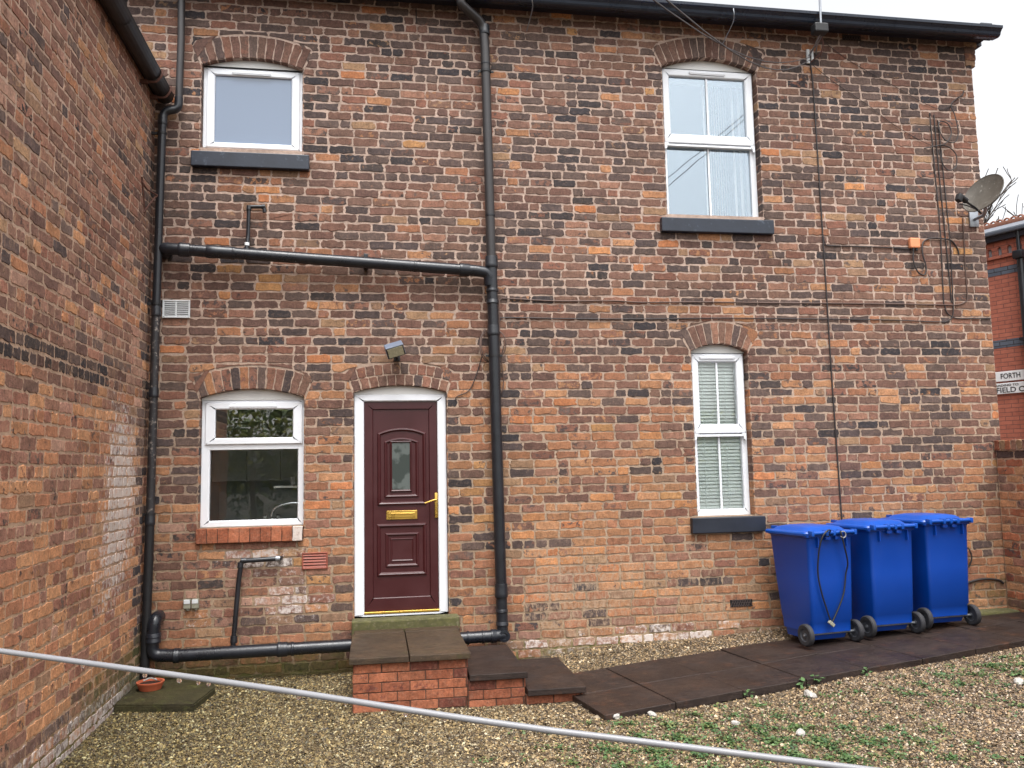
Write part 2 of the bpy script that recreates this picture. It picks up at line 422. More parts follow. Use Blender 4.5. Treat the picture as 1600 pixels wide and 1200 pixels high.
def lerpw(a, b, f): return {k: a.get(k, 0) * (1 - f) + b.get(k, 0) * f for k in set(a) | set(b)}
def sstep(x, a, b):
    x = max(0, min(1, (x - a) / (b - a))); return x * x * (3 - 2 * x)
def blob(x, z, cx, cz, rx, rz): return math.exp(-((x - cx) / rx) ** 2 - ((z - cz) / rz) ** 2)

WU = dict(dark=.36, black=.075, mid=.36, red=.15, orange=.03, bright=.025, tan=.02)
WM = dict(dark=.19, black=.025, mid=.34, red=.29, orange=.1, bright=.025, tan=.03)
WL = dict(dark=.08, black=.025, mid=.12, red=.28, orange=.4, bright=.06, tan=.035)
WO = dict(orange=.68, bright=.14, red=.14, tan=.04)
WD = dict(dark=.62, black=.18, mid=.2)
def hsh(i, j, k=0):
    n = (i * 374761393 + j * 668265263 + k * 982451653) & 0xffffffff; n = ((n ^ (n >> 13)) * 1274126177) & 0xffffffff
    return ((n ^ (n >> 16)) & 0xffff) / 65535.
def vnoise(x, z, sx, sz, k=0):
    x /= sx; z /= sz; i, j = math.floor(x), math.floor(z); u, v = x - i, z - j; u = u * u * (3 - 2 * u); v = v * v * (3 - 2 * v)
    return (hsh(i, j, k) * (1 - u) + hsh(i + 1, j, k) * u) * (1 - v) + (hsh(i, j + 1, k) * (1 - u) + hsh(i + 1, j + 1, k) * u) * v
def fin(k, w, fx):
    if k in ('dark', 'black', 'mid'): k2, c2 = pick(dict(orange=.2, red=.45, tan=.15, mid=.2)); a = rnd.choice((.1, .2, .3, .36, .4, .47))
    elif k in ('orange', 'bright', 'pink', 'tan'): k2, c2 = pick(dict(dark=.45, red=.4, mid=.15)); a = rnd.choice((.15, .25, .36, .42, .46))
    else: k2, c2 = pick(dict(dark=.5, orange=.35, black=.15)); a = rnd.choice((.2, .3, .4, .45, .5))
    return c2, fx, a
def house_col(x, z):
    n = .35 * math.sin(x * 1.7 + 2 * math.sin(z * .9)) + .25 * math.sin(x * .6 - z * 1.9)
    if z > 2.6: w = lerpw(WM, WU, sstep(z + n * .6, 2.6, 3.9))
    else: w = lerpw(WL, WM, sstep(z + n * .7, .7, 2.6))
    o = .62 * sstep(1.6 - z, 0, 1.1) * (1 if x > .7 else .5) + .6 * blob(x, z, 2.3, .35, 1.3, .35) + .55 * blob(x, z, -.35, .9, .25, .9) + .5 * blob(x, z, .85, .9, .2, .9) + .6 * blob(x, z, -1.1, 4.1, .6, .16) + .3 * blob(x, z, 5.4, .4, 1.0, .45)
    o += .35 * blob(x, z, 2.2, 1.2, 1.0, .5)
    w = lerpw(w, WO, min(.9, o))
    if x > 4.8: w = lerpw(w, dict(mid=.4, red=.3, dark=.25, orange=.05), .45 * sstep(z, .6, 1.4) * sstep(5, z, 4.2) if z < 5 else 0)
    cl = vnoise(x, z, .75, .16, 1)
    w = lerpw(w, WD, .8 * sstep(cl, .62, .85) * (1 - .6 * min(1, o)))
    w = lerpw(w, dict(red=.45, mid=.3, tan=.15, orange=.1) if z > 2.2 else WO, .7 * sstep(.36 - cl, 0, .2))
    pk = .9 * blob(x, z, -1.3, .25, .65, .5) + .7 * blob(x, z, 2.2, -.33, 1.3, .12)
    w = lerpw(w, dict(pink=.45, red=.35, tan=.1, mid=.1), min(.85, pk))
    k, c = pick(w); tone = .86 + .3 * vnoise(x, z, 1.1, .7, 5); c = tuple(q * tone for q in c)
    white = .16 + .43 * blob(x, z, -.75, .15, .5, .3) + .42 * blob(x, z, -1.05, .58, .5, .16) + .3 * blob(x, z, -1.6, .0, .3, .35) + .34 * blob(x, z, 2.6, -.33, 1.7, .13) + .18 * blob(x, z, 4.5, 2.75, 2.2, .35) + .2 * blob(x, z, -.9, 2.75, .4, .4) + .18 * blob(x, z, 1.4, -.4, .3, .1)
    moss = .1 + .38 * sstep(-z, .2, .46) + .42 * blob(x, z, 6.4, -.1, .9, .25) + .3 * blob(x, z, 6.6, .5, .25, .8) + (.36 if z < -.31 and -1.9 < x < -.2 else 0) + .3 * blob(x, z, 5.2, .15, .8, .25)
    if 1.3 < x < 4.5:
        if z > -.42: moss -= .16
        else: moss += .1; white += .1 * rnd.random()
        if z < -.2: white += .16 * rnd.random(); moss += .2 * rnd.random()
    smear = .22 + .15 * (1 - sstep(z, .2, 1.4)) + .08 * (1 if 1.5 < x < 3.4 and z < .6 else 0) + .12 * vnoise(x, z, .6, .3, 12)
    return (c,) + fin(k, w, (white, max(0, moss), smear))
def left_col(y, z):
    n = .4 * math.sin(y * 1.3 + z)
    w = dict(dark=.08, mid=.34, red=.4, tan=.05, pink=.06, orange=.07)
    lo = dict(red=.34, orange=.58, pink=.06, tan=.02)
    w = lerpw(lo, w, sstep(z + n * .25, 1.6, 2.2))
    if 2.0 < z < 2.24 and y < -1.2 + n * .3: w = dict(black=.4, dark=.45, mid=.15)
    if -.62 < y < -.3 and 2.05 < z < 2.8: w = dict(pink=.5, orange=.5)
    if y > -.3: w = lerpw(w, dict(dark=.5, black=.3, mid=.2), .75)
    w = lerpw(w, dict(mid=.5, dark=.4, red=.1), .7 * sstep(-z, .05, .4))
    k, c = pick(w)
    tone = (.95 if 2.0 < z < 2.24 else 1.3) + .32 * vnoise(y, z, .8, .5, 9); c = tuple(q * tone for q in c)
    white = .26 + .42 * blob(y, z, -.75, 1.3, .55, .8) + .2 * blob(y, z, -1.2, .5, .7, .5) + .34 * sstep(-z, .05, .45) + .12 * blob(y, z, -1.4, 3.0, 1.2, 1.0)
    moss = .1 + .62 * blob(y, z, -.15, -.3, .45, .4) + .56 * blob(y, z, -1.2, -.2, .8, .24) + .2 * sstep(-z, .0, .4)
    smear = .36 + .14 * vnoise(y, z, .5, .2, 14) + .06 * sstep(-z, 0, .4)
    return (c,) + fin(k, w, (white, moss, smear))

CH = .0868      # course height
JT = .0165      # joint
# openings of the house wall: x0, x1, sill z, springing z, crown z, ring thickness, number of rings
OPEN = dict(ul=(-1.645, -.69, 4.35, 5.318, 5.409, .225, 1), ll=(-1.607, -.66, .79, 2.062, 2.145, .21, 1), ur=(3.032, 4.104, 3.83, 5.588, 5.708, .228, 1),
            lr=(3.228, 3.848, .74, 2.515, 2.595, .226, 1), door=(-.2, .694, -.12, 2.105, 2.171, .215, 2))
ARC = {}
for k, (x0, x1, zs, zp, zc, th, nr) in OPEN.items():
    a = (x1 - x0) / 2; s_ = zc - zp; Rr = (a * a + s_ * s_) / (2 * s_)
    ARC[k] = ((x0 + x1) / 2, zc - Rr, Rr, math.asin(a / Rr), th)
def clip_arch(q):
    for cx, cz, Ri, tm, th in ARC.values():
        dx, dz = q.x - cx, q.y - cz; r = math.hypot(dx, dz); an = math.atan2(dx, dz)
        g = JT; Re = Ri + th + g; am = tm + g / Ri
        if Ri - .35 < r < Re and abs(an) < am + .02 * 0 and dz > 0:
            dr = Re - r; dt = (am - abs(an)) * r
            if r < Ri and abs(dx) < Ri * math.sin(tm):    # inside the opening head: drop to ring
                dt = (am - abs(an)) * r
            if dr < dt: f = Re / r; q = Vector((cx + dx * f, cz + dz * f))
            else:
                sg = 1 if dx > 0 else -1; q = Vector((cx + sg * r * math.sin(am), cz + r * math.cos(am)))
    return q
def near_arch(u0, u1, v0, v1):
    for cx, cz, Ri, tm, th in ARC.values():
        if u1 > cx - Ri * math.sin(tm) - .15 and u0 < cx + Ri * math.sin(tm) + .15 and v1 > cz + Ri * math.cos(tm) - .02 and v0 < cz + Ri + th + .05: return True
    return False
def in_ring(u, v):
    for cx, cz, Ri, tm, th in ARC.values():
        r = math.hypot(u - cx, v - cz); an = math.atan2(u - cx, v - cz)
        if r < Ri + th * .86 and r > Ri - .3 and abs(an) < tm: return True
    return False

def lay(B, O, U, V, Nn, u0, u1, z0, z1, colf, blocked=None, clip=None, seed=1, header_every=0, skip=None, head_p=.22):
    r = random.Random(seed); nc = int(round((z1 - z0) / CH))
    for ci in range(nc):
        za = z0 + ci * CH; zb = za + CH; zm = (za + zb) / 2
        segs = [(u0, u1)]
        for a, b_ in (blocked(zm) if blocked else []):
            ns = []
            for s0, s1 in segs:
                if b_ <= s0 or a >= s1: ns.append((s0, s1)); continue
                if a > s0: ns.append((s0, a))
                if b_ < s1: ns.append((b_, s1))
            segs = ns
        hc = header_every and ci % header_every == 0
        for s0, s1 in segs:
            u = s0; first = True
            while u < s1 - .02:
                st = .243 + r.gauss(0, .006); hd = .119 + r.gauss(0, .004)
                if hc: L = hd
                elif first and s0 != u0: L = hd if (ci % 2) else st
                elif first: L = st * (.5 if ci % 2 else 1) if s0 == u0 else st
                else: L = hd if r.random() < head_p else st
                first = False
                if s1 - (u + L) < .05: L = s1 - u
                ua, ub = u, u + L; u += L; uc = (ua + ub) / 2
                if skip and skip(uc, zm): continue
                if clip and in_ring(uc, zm): 
                    # keep only pieces that stick out of the ring
                    if all(in_ring(uu, vv) for uu in (ua, ub) for vv in (za, zb)): continue
                wob = .0015 * math.sin(uc * 3 + ci); cl = clip if (clip and near_arch(ua, ub, za, zb)) else None
                j = JT / 2 + r.gauss(0, .001)
                q = [(ua + j, za + j + wob), (ub - j, za + j + wob), (ub - j, zb - j + wob), (ua + j, zb - j + wob)]
                c, c2, fx, mx = colf(uc, zm)
                B.add(q, O, U, V, Nn, c, c2, fx, mx, clip=cl)

X, Y, Z = Vector((1, 0, 0)), Vector((0, 1, 0)), Vector((0, 0, 1))
O0 = Vector((0, 0, 0))
ZB, ZT = -.74, -.74 + CH * 79            # foot and top of the house brickwork
HX0, HX1 = -3.3, 6.745

# ---------------- HOUSE
house = empty('brick_house', (2.3, 0, -.5), 'old two storey brick house with maroon door, four white windows and black gutter', 'house')
B = Bricks()
def blocked(zm):
    out = []
    for x0, x1, zs, zp, zc, th, nr in OPEN.values():
        if zs < zm < zp + .0: out.append((x0, x1))
    return out
lay(B, O0, X, Z, -Y, HX0, HX1, ZB, ZT, house_col, blocked, clip_arch, 3, skip=lambda u, v: (u < -2.2 and v < 4.85))
# jamb bricks inside the reveals (seen on the right-hand side) and left ones
for k, (x0, x1, zs, zp, zc, th, nr) in OPEN.items():
    for ci in range(79):
        za = ZB + ci * CH; zb = za + CH; zm = (za + zb) / 2
        if not zs < zm < zp + .06: continue
        for xx, nn, uu in ((x1, -X, -Y), (x0, X, Y)):
            c, c2, fx, mx = house_col(xx, zm)
            d0, d1 = (-.14, -.002) if uu == -Y else (.002, .14)
            B.add([(d0, za + .005), (d1, za + .005), (d1, zb - .005), (d0, zb - .005)], Vector((xx, 0, 0)), uu, Z, nn, c, c2, fx, mx, h=.004, proud=.003, jit=.002)
# arch rings
arch_cols = dict(ul=dict(dark=.45, mid=.5, red=.05), ll=dict(red=.4, dark=.3, orange=.2, mid=.1), ur=dict(dark=.6, mid=.4), lr=dict(mid=.5, dark=.2, red=.3), door=dict(mid=.5, dark=.15, red=.3, tan=.05))
BA = {}
for k, (cx, cz, Ri, tm, th) in ARC.items():
    nr = OPEN[k][6]; A_ = Bricks(); BA[k] = A_
    for ring in range(nr):
        ra = Ri + ring * th / nr; rb = Ri + (ring + 1) * th / nr; n = int(round(2 * tm * (ra + rb) / 2 / (.079 if nr == 1 else .083)))
        for i in range(n):
            t0 = -tm + 2 * tm * i / n; t1 = -tm + 2 * tm * (i + 1) / n; g = .005
            pt = lambda r_, a_: (cx + r_ * math.sin(a_), cz + r_ * math.cos(a_))
            q = [pt(ra + (.001 if ring == 0 else g), t0 + g / ra), pt(ra + (.001 if ring == 0 else g), t1 - g / ra), pt(rb - g, t1 - g / rb), pt(rb - g, t0 + g / rb)]
            kk, c = pick(arch_cols[k]); c2, fx, mx = fin(kk, None, (.16, .06, .2))
            A_.add(q, O0, X, Z, -Y, c, c2, fx, mx, jit=.003, rc=.008)
            # soffit face of the voussoir
            if ring == 0:
                mid = (t0 + t1) / 2; w = Ri * (t1 - t0) / 2 - g
                o_ = Vector((cx + Ri * math.sin(mid), 0, cz + Ri * math.cos(mid))); tu = Vector((math.cos(mid), 0, -math.sin(mid))); nn = Vector((-math.sin(mid), 0, -math.cos(mid)))
                A_.add([(-w, .004), (w, .004), (w, .14), (-w, .14)], o_, tu, Y, nn, c, c2, fx, mx, h=.004, proud=.002, jit=.001, rc=.004)
    A_.build('arch', M['brick'], house)
B.build('wall', M['brick'], house)
# mortar bed with the openings cut out
def hole(k, d=0.):
    x0, x1, zs, zp, zc, th, nr = OPEN[k]; cx, cz, Ri, tm, _ = ARC[k]
    pts = [(x0, zs), (x1, zs)]
    for i in range(13):
        an = tm - 2 * tm * i / 12; pts.append((cx + Ri * math.sin(an), cz + Ri * math.cos(an)))
    return pts
def sheet_with_holes(mb, outer, holes, f):
    polys = [[Vector((p[0], p[1], 0)) for p in outer]] + [[Vector((p[0], p[1], 0)) for p in h] for h in holes]
    flat = [p for pl in polys for p in pl]
    tris = tessellate_polygon(polys)
    mb.add([f(p.x, p.y) for p in flat], tris)
mb = MB(); D_M = .005
sheet_with_holes(mb, [(HX0, ZB - .2), (HX1 - .006, ZB - .2), (HX1 - .006, ZT), (HX0, ZT)], [hole(k) for k in OPEN], lambda x, z: (x, D_M, z))
for k in OPEN:
    h_ = hole(k); n = len(h_)
    for i in range(n):
        a, b_ = h_[i], h_[(i + 1) % n]; mb.add([(a[0], D_M, a[1]), (b_[0], D_M, b_[1]), (b_[0], .2, b_[1]), (a[0], .2, a[1])], [(0, 1, 2, 3)])
mb.add([(HX1 - .006, D_M, ZB - .2), (HX1 - .006, 8, ZB - .2), (HX1 - .006, 8, ZT), (HX1 - .006, D_M, ZT)], [(0, 1, 2, 3)])
mb.build('mortar_bed', M['mortar'], house, recalc=False)
# gable side bricks near the corner
B = Bricks(); lay(B, Vector((HX1, 0, 0)), Y, Z, X, .004, 2.0, ZB, ZT, lambda u, v: house_col(6.6, v), None, None, 5)
# corbelled corner under the eaves
for zz0, zz1, xo in ((5.80, 5.875, .035), (5.875, 5.955, .05), (5.955, 6.035, .05), (6.035, 6.10, .075)):
    c, c2, fx, mx = house_col(6.7, 5.8)
    B.add([(HX1 - .09, zz0), (HX1 + xo, zz0 + (.02 if xo < .04 else 0)), (HX1 + xo, zz1), (HX1 - .09, zz1)], O0, X, Z, -Y, c, c2, fx, mx, proud=.004)
    B.add([(.0, zz0), (.3, zz0), (.3, zz1), (.0, zz1)], Vector((HX1 + xo, 0, 0)), Y, Z, X, c, c2, fx, mx, h=xo)
    B.add([(HX1 - .02, -.3), (HX1 + xo, -.3), (HX1 + xo, 0), (HX1 - .02, 0)], Vector((0, 0, zz0)), X, -Y, -Z, c, c2, fx, mx, h=.01)
B.build('gable_wall', M['brick'], house)

# eaves: soffit, ogee gutter, roof
GX1 = 6.9; GX0 = -3.4
prof = [(-.15, 6.045), (-.235, 6.03), (-.262, 6.036), (-.275, 6.05), (-.283, 6.075), (-.305, 6.098), (-.318, 6.105), (-.322, 6.132), (-.30, 6.136), (-.285, 6.11), (-.16, 6.10)]
def drop(x): return (x - 2) * .006 * 0
mb = MB(); n = len(prof)
vs = [(GX0, y, z) for y, z in prof] + [(GX1, y, z) for y, z in prof]
mb.add(vs, [(i, (i + 1) % n, n + (i + 1) % n, n + i) for i in range(n)]); mb.add(vs[n:], [tuple(range(n))])
# joint unions of the gutter
for gx in (1.0, 3.6, 5.6):
    pr2 = [(y - .004, z - .004) for y, z in prof[1:8]]
    v2 = [(gx, y, z) for y, z in pr2] + [(gx + .05, y, z) for y, z in pr2]; q = len(pr2)
    mb.add(v2, [(i, i + 1, q + i + 1, q + i) for i in range(q - 1)])
mb.build('gutter', M['gutter'], house)
mb = MB(); mb.box(GX0, HX1 + .12, -.148, .0, 6.09, 6.118, 0); mb.box(GX0, HX1 + .12, -.16, -.148, 6.04, 6.2)
mb.box(HX1 + .03, HX1 + .14, .0, 4, 6.06, 6.14)
mb.build('soffit', M['soffit'], house)
mb = MB(); tn = math.tan(rad(31)); Lr = 4.5
mb.add([(GX0, -.27, 6.15), (GX1 - .05, -.27, 6.15), (GX1 - .05, Lr, 6.15 + (Lr + .27) * tn), (GX0, Lr, 6.15 + (Lr + .27) * tn), (GX0, -.27, 6.165), (GX1 - .05, -.27, 6.165), (GX1 - .05, Lr, 6.165 + (Lr + .27) * tn), (GX0, Lr, 6.165 + (Lr + .27) * tn)],
       [(0, 1, 2, 3), (4, 5, 6, 7), (0, 1, 5, 4), (1, 2, 6, 5), (0, 3, 7, 4)])
mb.add([(GX0, Lr, 6.16 + (Lr + .27) * tn), (GX1 - .05, Lr, 6.16 + (Lr + .27) * tn), (GX1 - .05, 9.2, 6.1), (GX0, 9.2, 6.1)], [(0, 1, 2, 3)])
mb.box(GX1 - .17, GX1 - .03, -.2, .05, 6.17, 6.22, 0)
mb.build('roof', M['slate'], house)

# rooms behind the windows
def room(x0, x1, z0, z1, d, mat, y0=.2):
    mb = MB(); mb.box(x0, x1, y0, y0 + d, z0, z1); del mb.f[2:3]; del mb.sm[2:3]; del mb.mi[2:3]
    return mb.build('room', mat, house, recalc=False)
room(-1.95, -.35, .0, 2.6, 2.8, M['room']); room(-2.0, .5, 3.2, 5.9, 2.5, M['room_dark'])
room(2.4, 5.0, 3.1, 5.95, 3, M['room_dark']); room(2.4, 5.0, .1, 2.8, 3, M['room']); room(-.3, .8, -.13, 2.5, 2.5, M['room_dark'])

# ---------------- windows
def bars(mb, x0, x1, z0, z1, w, yf, yb, ch=.006):
    """mitred four-sided frame, w = width(s) left,right,bottom,top"""
    wl, wr, wb, wt = w if isinstance(w, tuple) else (w,) * 4
    o = [(x0, z0), (x1, z0), (x1, z1), (x0, z1)]; i_ = [(x0 + wl, z0 + wb), (x1 - wr, z0 + wb), (x1 - wr, z1 - wt), (x0 + wl, z1 - wt)]
    for k in range(4):
        a, b_, c, d = o[k], o[(k + 1) % 4], i_[(k + 1) % 4], i_[k]
        ln = math.hypot(b_[0] - a[0], b_[1] - a[1]); ex, ez = (b_[0] - a[0]) / ln, (b_[1] - a[1]) / ln; g = .0007
        a = (a[0] + ex * g, a[1] + ez * g); b_ = (b_[0] - ex * g, b_[1] - ez * g); c = (c[0] - ex * g, c[1] - ez * g); d = (d[0] + ex * g, d[1] + ez * g)
        nx, nz = -ez, ex   # inward
        A2 = [(a, 0, yb), (a, 0, yf + ch), (a, ch, yf), (d, -ch * 1.6, yf), (d, 0, yf + ch * 1.6), (d, 0, yb)]
        B2 = [(b_, 0, yb), (b_, 0, yf + ch), (b_, ch, yf), (c, -ch * 1.6, yf), (c, 0, yf + ch * 1.6), (c, 0, yb)]
        vs = [(p[0] + nx * s, y, p[1] + nz * s) for p, s, y in A2] + [(p[0] + nx * s, y, p[1] + nz * s) for p, s, y in B2]
        mb.add(vs, [(q, q + 1, 7 + q, 6 + q) for q in range(5)] + [(0, 1, 2, 3, 4, 5), (6, 7, 8, 9, 10, 11)])

def pane(x0, x1, z0, z1, y, mat, parent, label=None):
    mb = MB(); mb.box(x0 - .004, x1 + .004, y, y + .004, z0 - .004, z1 + .004); return mb.build('pane', mat, parent, label)

def headboard(k, ztop_frame, yf, parent):
    x0, x1, zs, zp, zc, th, nr = OPEN[k]; cx, cz, Ri, tm, _ = ARC[k]; mb = MB(); pts = [(x0 + .002, ztop_frame + .001), (x1 - .002, ztop_frame + .001)]
    for i in range(17):
        an = tm - 2 * tm * i / 16; pts.append((cx + (Ri - .003) * math.sin(an), cz + (Ri - .003) * math.cos(an)))
    n = len(pts); vs = [(x, yf, z) for x, z in pts] + [(x, yf + .05, z) for x, z in pts]
    mb.add(vs, [tuple(range(n)), tuple(range(n, 2 * n))] + [(i, (i + 1) % n, n + (i + 1) % n, n + i) for i in range(n)])
    return mb.build('head_board', M['whitewood'], parent)

def trickle(x0, x1, z, yf, parent):
    mb = MB(); mb.box(x0, x1, yf - .016, yf - .001, z, z + .018, .004); mb.box(x0 + .01, x1 - .01, yf - .012, yf - .001, z - .008, z + .001, 0)
    return mb.build('trickle_vent', M['upvc'], parent)

def stone_sill(x0, x1, z0, z1, yf, mat, parent):
    mb = MB(); mb.box(x0, x1, yf, .12, z0, z1, .008); o = mb.build('sill', mat, parent); return o

def jitter_box(o, amt):
    for v in o.data.vertices: v.co += Vector((rnd.gauss(0, amt), rnd.gauss(0, amt), rnd.gauss(0, amt)))

# upper left: one obscured light
mb = MB(); x0, x1 = OPEN['ul'][:2]; bars(mb, x0 + .003, x1 - .003, 4.478, 5.33, (.045, .045, .04, .035), .07, .14)
w = mb.build('window', M['upvc'], house, 'small upper window with one plain grey pane')
mb = MB(); bars(mb, -1.607, -.722, 4.508, 5.303, (.075, .08, .053, .06), .058, .11); mb.build('sash', M['upvc'], w)
pane(-1.532, -.803, 4.561, 5.243, .085, M['glass_bath'], w); trickle(-1.37, -1.0, 5.262, .058, w); headboard('ul', 5.33, .065, w)
stone_sill(-1.72, -.622, 4.275, 4.425, -.06, M['sill'], w)
mb = MB(); mb.box(x0, x1, .0, .2, 4.426, 4.478); mb.build('mortar_fillet', M['mortar'], w)
# lower left: opener above fixed light, brick sill
mb = MB(); x0, x1 = OPEN['ll'][:2]; bars(mb, x0 + .003, x1 - .003, .854, 2.04, (.078, .06, .06, .03), .07, .14)
mb.box(x0 + .05, x1 - .03, .072, .13, 1.572, 1.625, .004)
w = mb.build('window', M['upvc'], house, 'lower kitchen window with a shallow opening light above a large dark pane')
mb = MB(); bars(mb, -1.568, -.682, 1.622, 2.018, (.088, .088, .061, .065), .052, .11); mb.build('sash', M['upvc'], w)
pane(-1.48, -.77, 1.683, 1.953, .08, M['glass_kitchen'], w); pane(-1.526, -.722, .915, 1.572, .1, M['glass_low'], w); trickle(-1.35, -.92, 1.972, .052, w); headboard('ll', 2.04, .065, w)
sb = Bricks(); n = 10
for i in range(n):
    a = -1.62 + .955 * i / n; b_ = a + .0955; c = lin(rnd.choice(PAL['newred'])); cc = lin((196, 176, 164)) if i == n - 1 else c
    fx = (.62 if i == n - 1 else .1, .1, .15)
    sb.add([(a + .003, .716), (b_ - .003, .716), (b_ - .003, .846), (a + .003, .846)], Vector((0, -.045, 0)), X, Z, -Y, cc, lin((120, 60, 46)), fx, .3, jit=.0012, rc=.004, h=.004)
    sb.add([(a + .003, -.043), (b_ - .003, -.043), (b_ - .003, .09), (a + .003, .09)], Vector((0, 0, .85)), X, Y, Z, cc, c, fx, .3, jit=.001, rc=.004, h=.004)
so = sb.build('sill', M['brick_new'], w); 
mb = MB(); mb.box(-1.62, -.664, -.041, .08, .716, .846); mb.build('sill_bed', M['mortar_dark'], w)
mb = MB(); mb.box(x0, x1, .03, .2, .79, .853); mb.build('mortar_fillet', M['mortar'], w)

def sliding(k, fx0, fx1, fz0, fz1, up, lo, rail, glassmat, label):
    """mock sash: casement above with horns, fixed light below, one upright glazing bar in each"""
    mb = MB(); yl = .10
    bars(mb, fx0, fx1, fz0, fz1, (lo[0] - fx0, fx1 - lo[1], lo[2] - fz0, .05), yl, .17)
    mb.box(lo[0], lo[1], yl, .16, lo[3], rail[0] + .03)
    w = mb.build('window', M['upvc'], house, label)
    mb = MB(); bars(mb, fx0 + .022, fx1 - .022, rail[0], fz1 - .012, (up[0] - fx0 - .022, fx1 - .022 - up[1], rail[1] - rail[0], fz1 - .012 - up[3]), yl - .035, .14)
    mb.box(fx0 + .055, fx1 - .055, yl - .03, yl, rail[0] - .035, rail[0] - .012, .003)
    for sx, q in ((fx0 + .022, 1), (fx1 - .022, -1)):   # run-through horns
        pr_ = [(0, 0), (.045, 0), (.043, -.02), (.03, -.033), (.026, -.055), (.018, -.068), (0, -.07)]
        vs = [(sx + q * a_, yl - .034, rail[0] + b_) for a_, b_ in pr_] + [(sx + q * a_, yl - .005, rail[0] + b_) for a_, b_ in pr_]; n_ = len(pr_)
        mb.add(vs, [tuple(range(n_)), tuple(range(n_, 2 * n_))] + [(i, (i + 1) % n_, n_ + (i + 1) % n_, n_ + i) for i in range(n_)])
    mb.build('sash', M['upvc'], w)
    pane(up[0], up[1], up[2], up[3], yl, glassmat, w); pane(lo[0], lo[1], lo[2], lo[3], yl + .03, glassmat, w)
    for (a, b_, c, d), yy in ((up, yl), (lo, yl + .03)):
        mm = MB(); xm = (a + b_) / 2 + .0; mm.box(xm - .011, xm + .011, yy - .012, yy - .001, c, d, .003); mm.build('glazing_bar', M['upvc'], w)
    headboard(k, fz1, yl - .02, w); return w
w = sliding('ur', 3.035, 4.101, 3.962, 5.603, (3.132, 3.998, 4.868, 5.516), (3.092, 4.038, 3.99, 4.742), (4.77, 4.868), M['glass_up'], 'tall upper window with an upright bar and a pleated white blind')
trickle(3.36, 3.77, 5.548, .065, w); stone_sill(2.945, 4.192, 3.762, 3.912, -.06, M['sill'], w)
mb = MB(); mb.box(3.03, 4.106, .0, .2, 3.913, 3.962); mb.build('mortar_fillet', M['mortar'], w)
w = sliding('lr', 3.231, 3.845, .817, 2.505, (3.328, 3.745, 1.758, 2.41), (3.297, 3.787, .885, 1.64), (1.665, 1.758), M['glass_clear'], 'narrow lower window with a white slatted blind')
trickle(3.34, 3.73, 2.448, .065, w); stone_sill(3.145, 3.932, .656, .812, -.06, M['sill_chipped'], w)
mb = MB(); mb.box(3.226, 3.85, .0, .2, .813, .818); mb.build('mortar_fillet', M['mortar'], w)

# ---------------- door
dy = .05
mb = MB(); bars(mb, -.197, .691, -.012, 2.085, (.094, .086, .0, .066), dy, .14); 
fr = mb.build('door_frame', M['upvc'], house); headboard('door', 2.085, dy + .005, fr)
mb = MB(); bars(mb, -.102, .604, .02, 2.018, (.086, .082, .125, .078), dy + .02, .12, .004)
mb.box(-.015, .521, dy + .034, dy + .07, .146, 1.939)
def ridge_loop(pts, wd, ht, y):
    """raised moulding following a closed outline"""
    n = len(pts); prof_ = [(-wd / 2, 0), (-wd * .3, ht * .8), (0, ht), (wd * .2, ht * .75), (wd / 2, 0)]
    vs = []
    for i in range(n):
        a, p, b_ = Vector(pts[i - 1]), Vector(pts[i]), Vector(pts[(i + 1) % n])
        d0, d1 = (p - a).normalized(), (b_ - p).normalized(); n0, n1 = Vector((-d0.y, d0.x)), Vector((-d1.y, d1.x)); nm = (n0 + n1); nm = nm / max(.3, nm.dot(n0)) 
        for o, h_ in prof_: vs.append((p.x + nm.x * o, y - h_, p.y + nm.y * o))
    k = len(prof_)
    mb.add(vs, [(i * k + j, i * k + j + 1, ((i + 1) % n) * k + j + 1, ((i + 1) % n) * k + j) for i in range(n) for j in range(k - 1)])
def arched(x0, x1, z0, z1, rise):
    if rise == 0: return [(x0, z0), (x1, z0), (x1, z1), (x0, z1)]
    return [(x0, z0), (x1, z0)] + [(x1 + (x0 - x1) * i / 8, z1 + rise * (1 - (2 * i / 8 - 1) ** 2)) for i in range(9)]
yd = dy + .034
ridge_loop(arched(.04, .476, 1.03, 1.70, .045), .034, .016, yd); ridge_loop(arched(.105, .405, 1.10, 1.62, .03), .03, .012, yd); ridge_loop(arched(.155, .345, 1.152, 1.626, 0), .024, .014, yd)
ridge_loop(arched(.035, .473, .36, .82, 0), .036, .016, yd); ridge_loop(arched(.112, .402, .44, .735, 0), .03, .012, yd); ridge_loop(arched(.155, .36, .485, .69, 0), .018, .006, yd)
door = mb.build('door', M['maroon'], house, 'maroon front door with a small glass pane and brass letterbox')
pane(.166, .335, 1.163, 1.615, yd - .003, M['glass_door'], door)
mb = MB(); mb.box(.107, .404, yd - .01, yd + .001, .878, .962, .003); mb.box(.128, .383, yd - .016, yd - .008, .897, .943, .003); mb.box(.15, .36, yd - .02, yd - .015, .925, .936, .002); mb.build('letterbox', M['brass'], door)
mb = MB(); mb.box(.572, .6, dy + .004, dy + .02, .885, 1.125, .004); mb.tube([(.586, dy + .01, 1.06), (.586, dy - .045, 1.06)], .009, 10); mb.tube(fillet([(.586, dy - .04, 1.06), (.56, dy - .045, 1.058), (.474, dy - .04, 1.028)], .02), .0085, 10)
mb.tube([(.586, dy + .01, .93), (.586, dy - .006, .93)], .011, 12); mb.build('handle', M['brass'], door)
mb = MB(); mb.box(-.103, .606, dy - .005, .12, .0, .019, .002); mb.build('threshold', M['brass'], door)

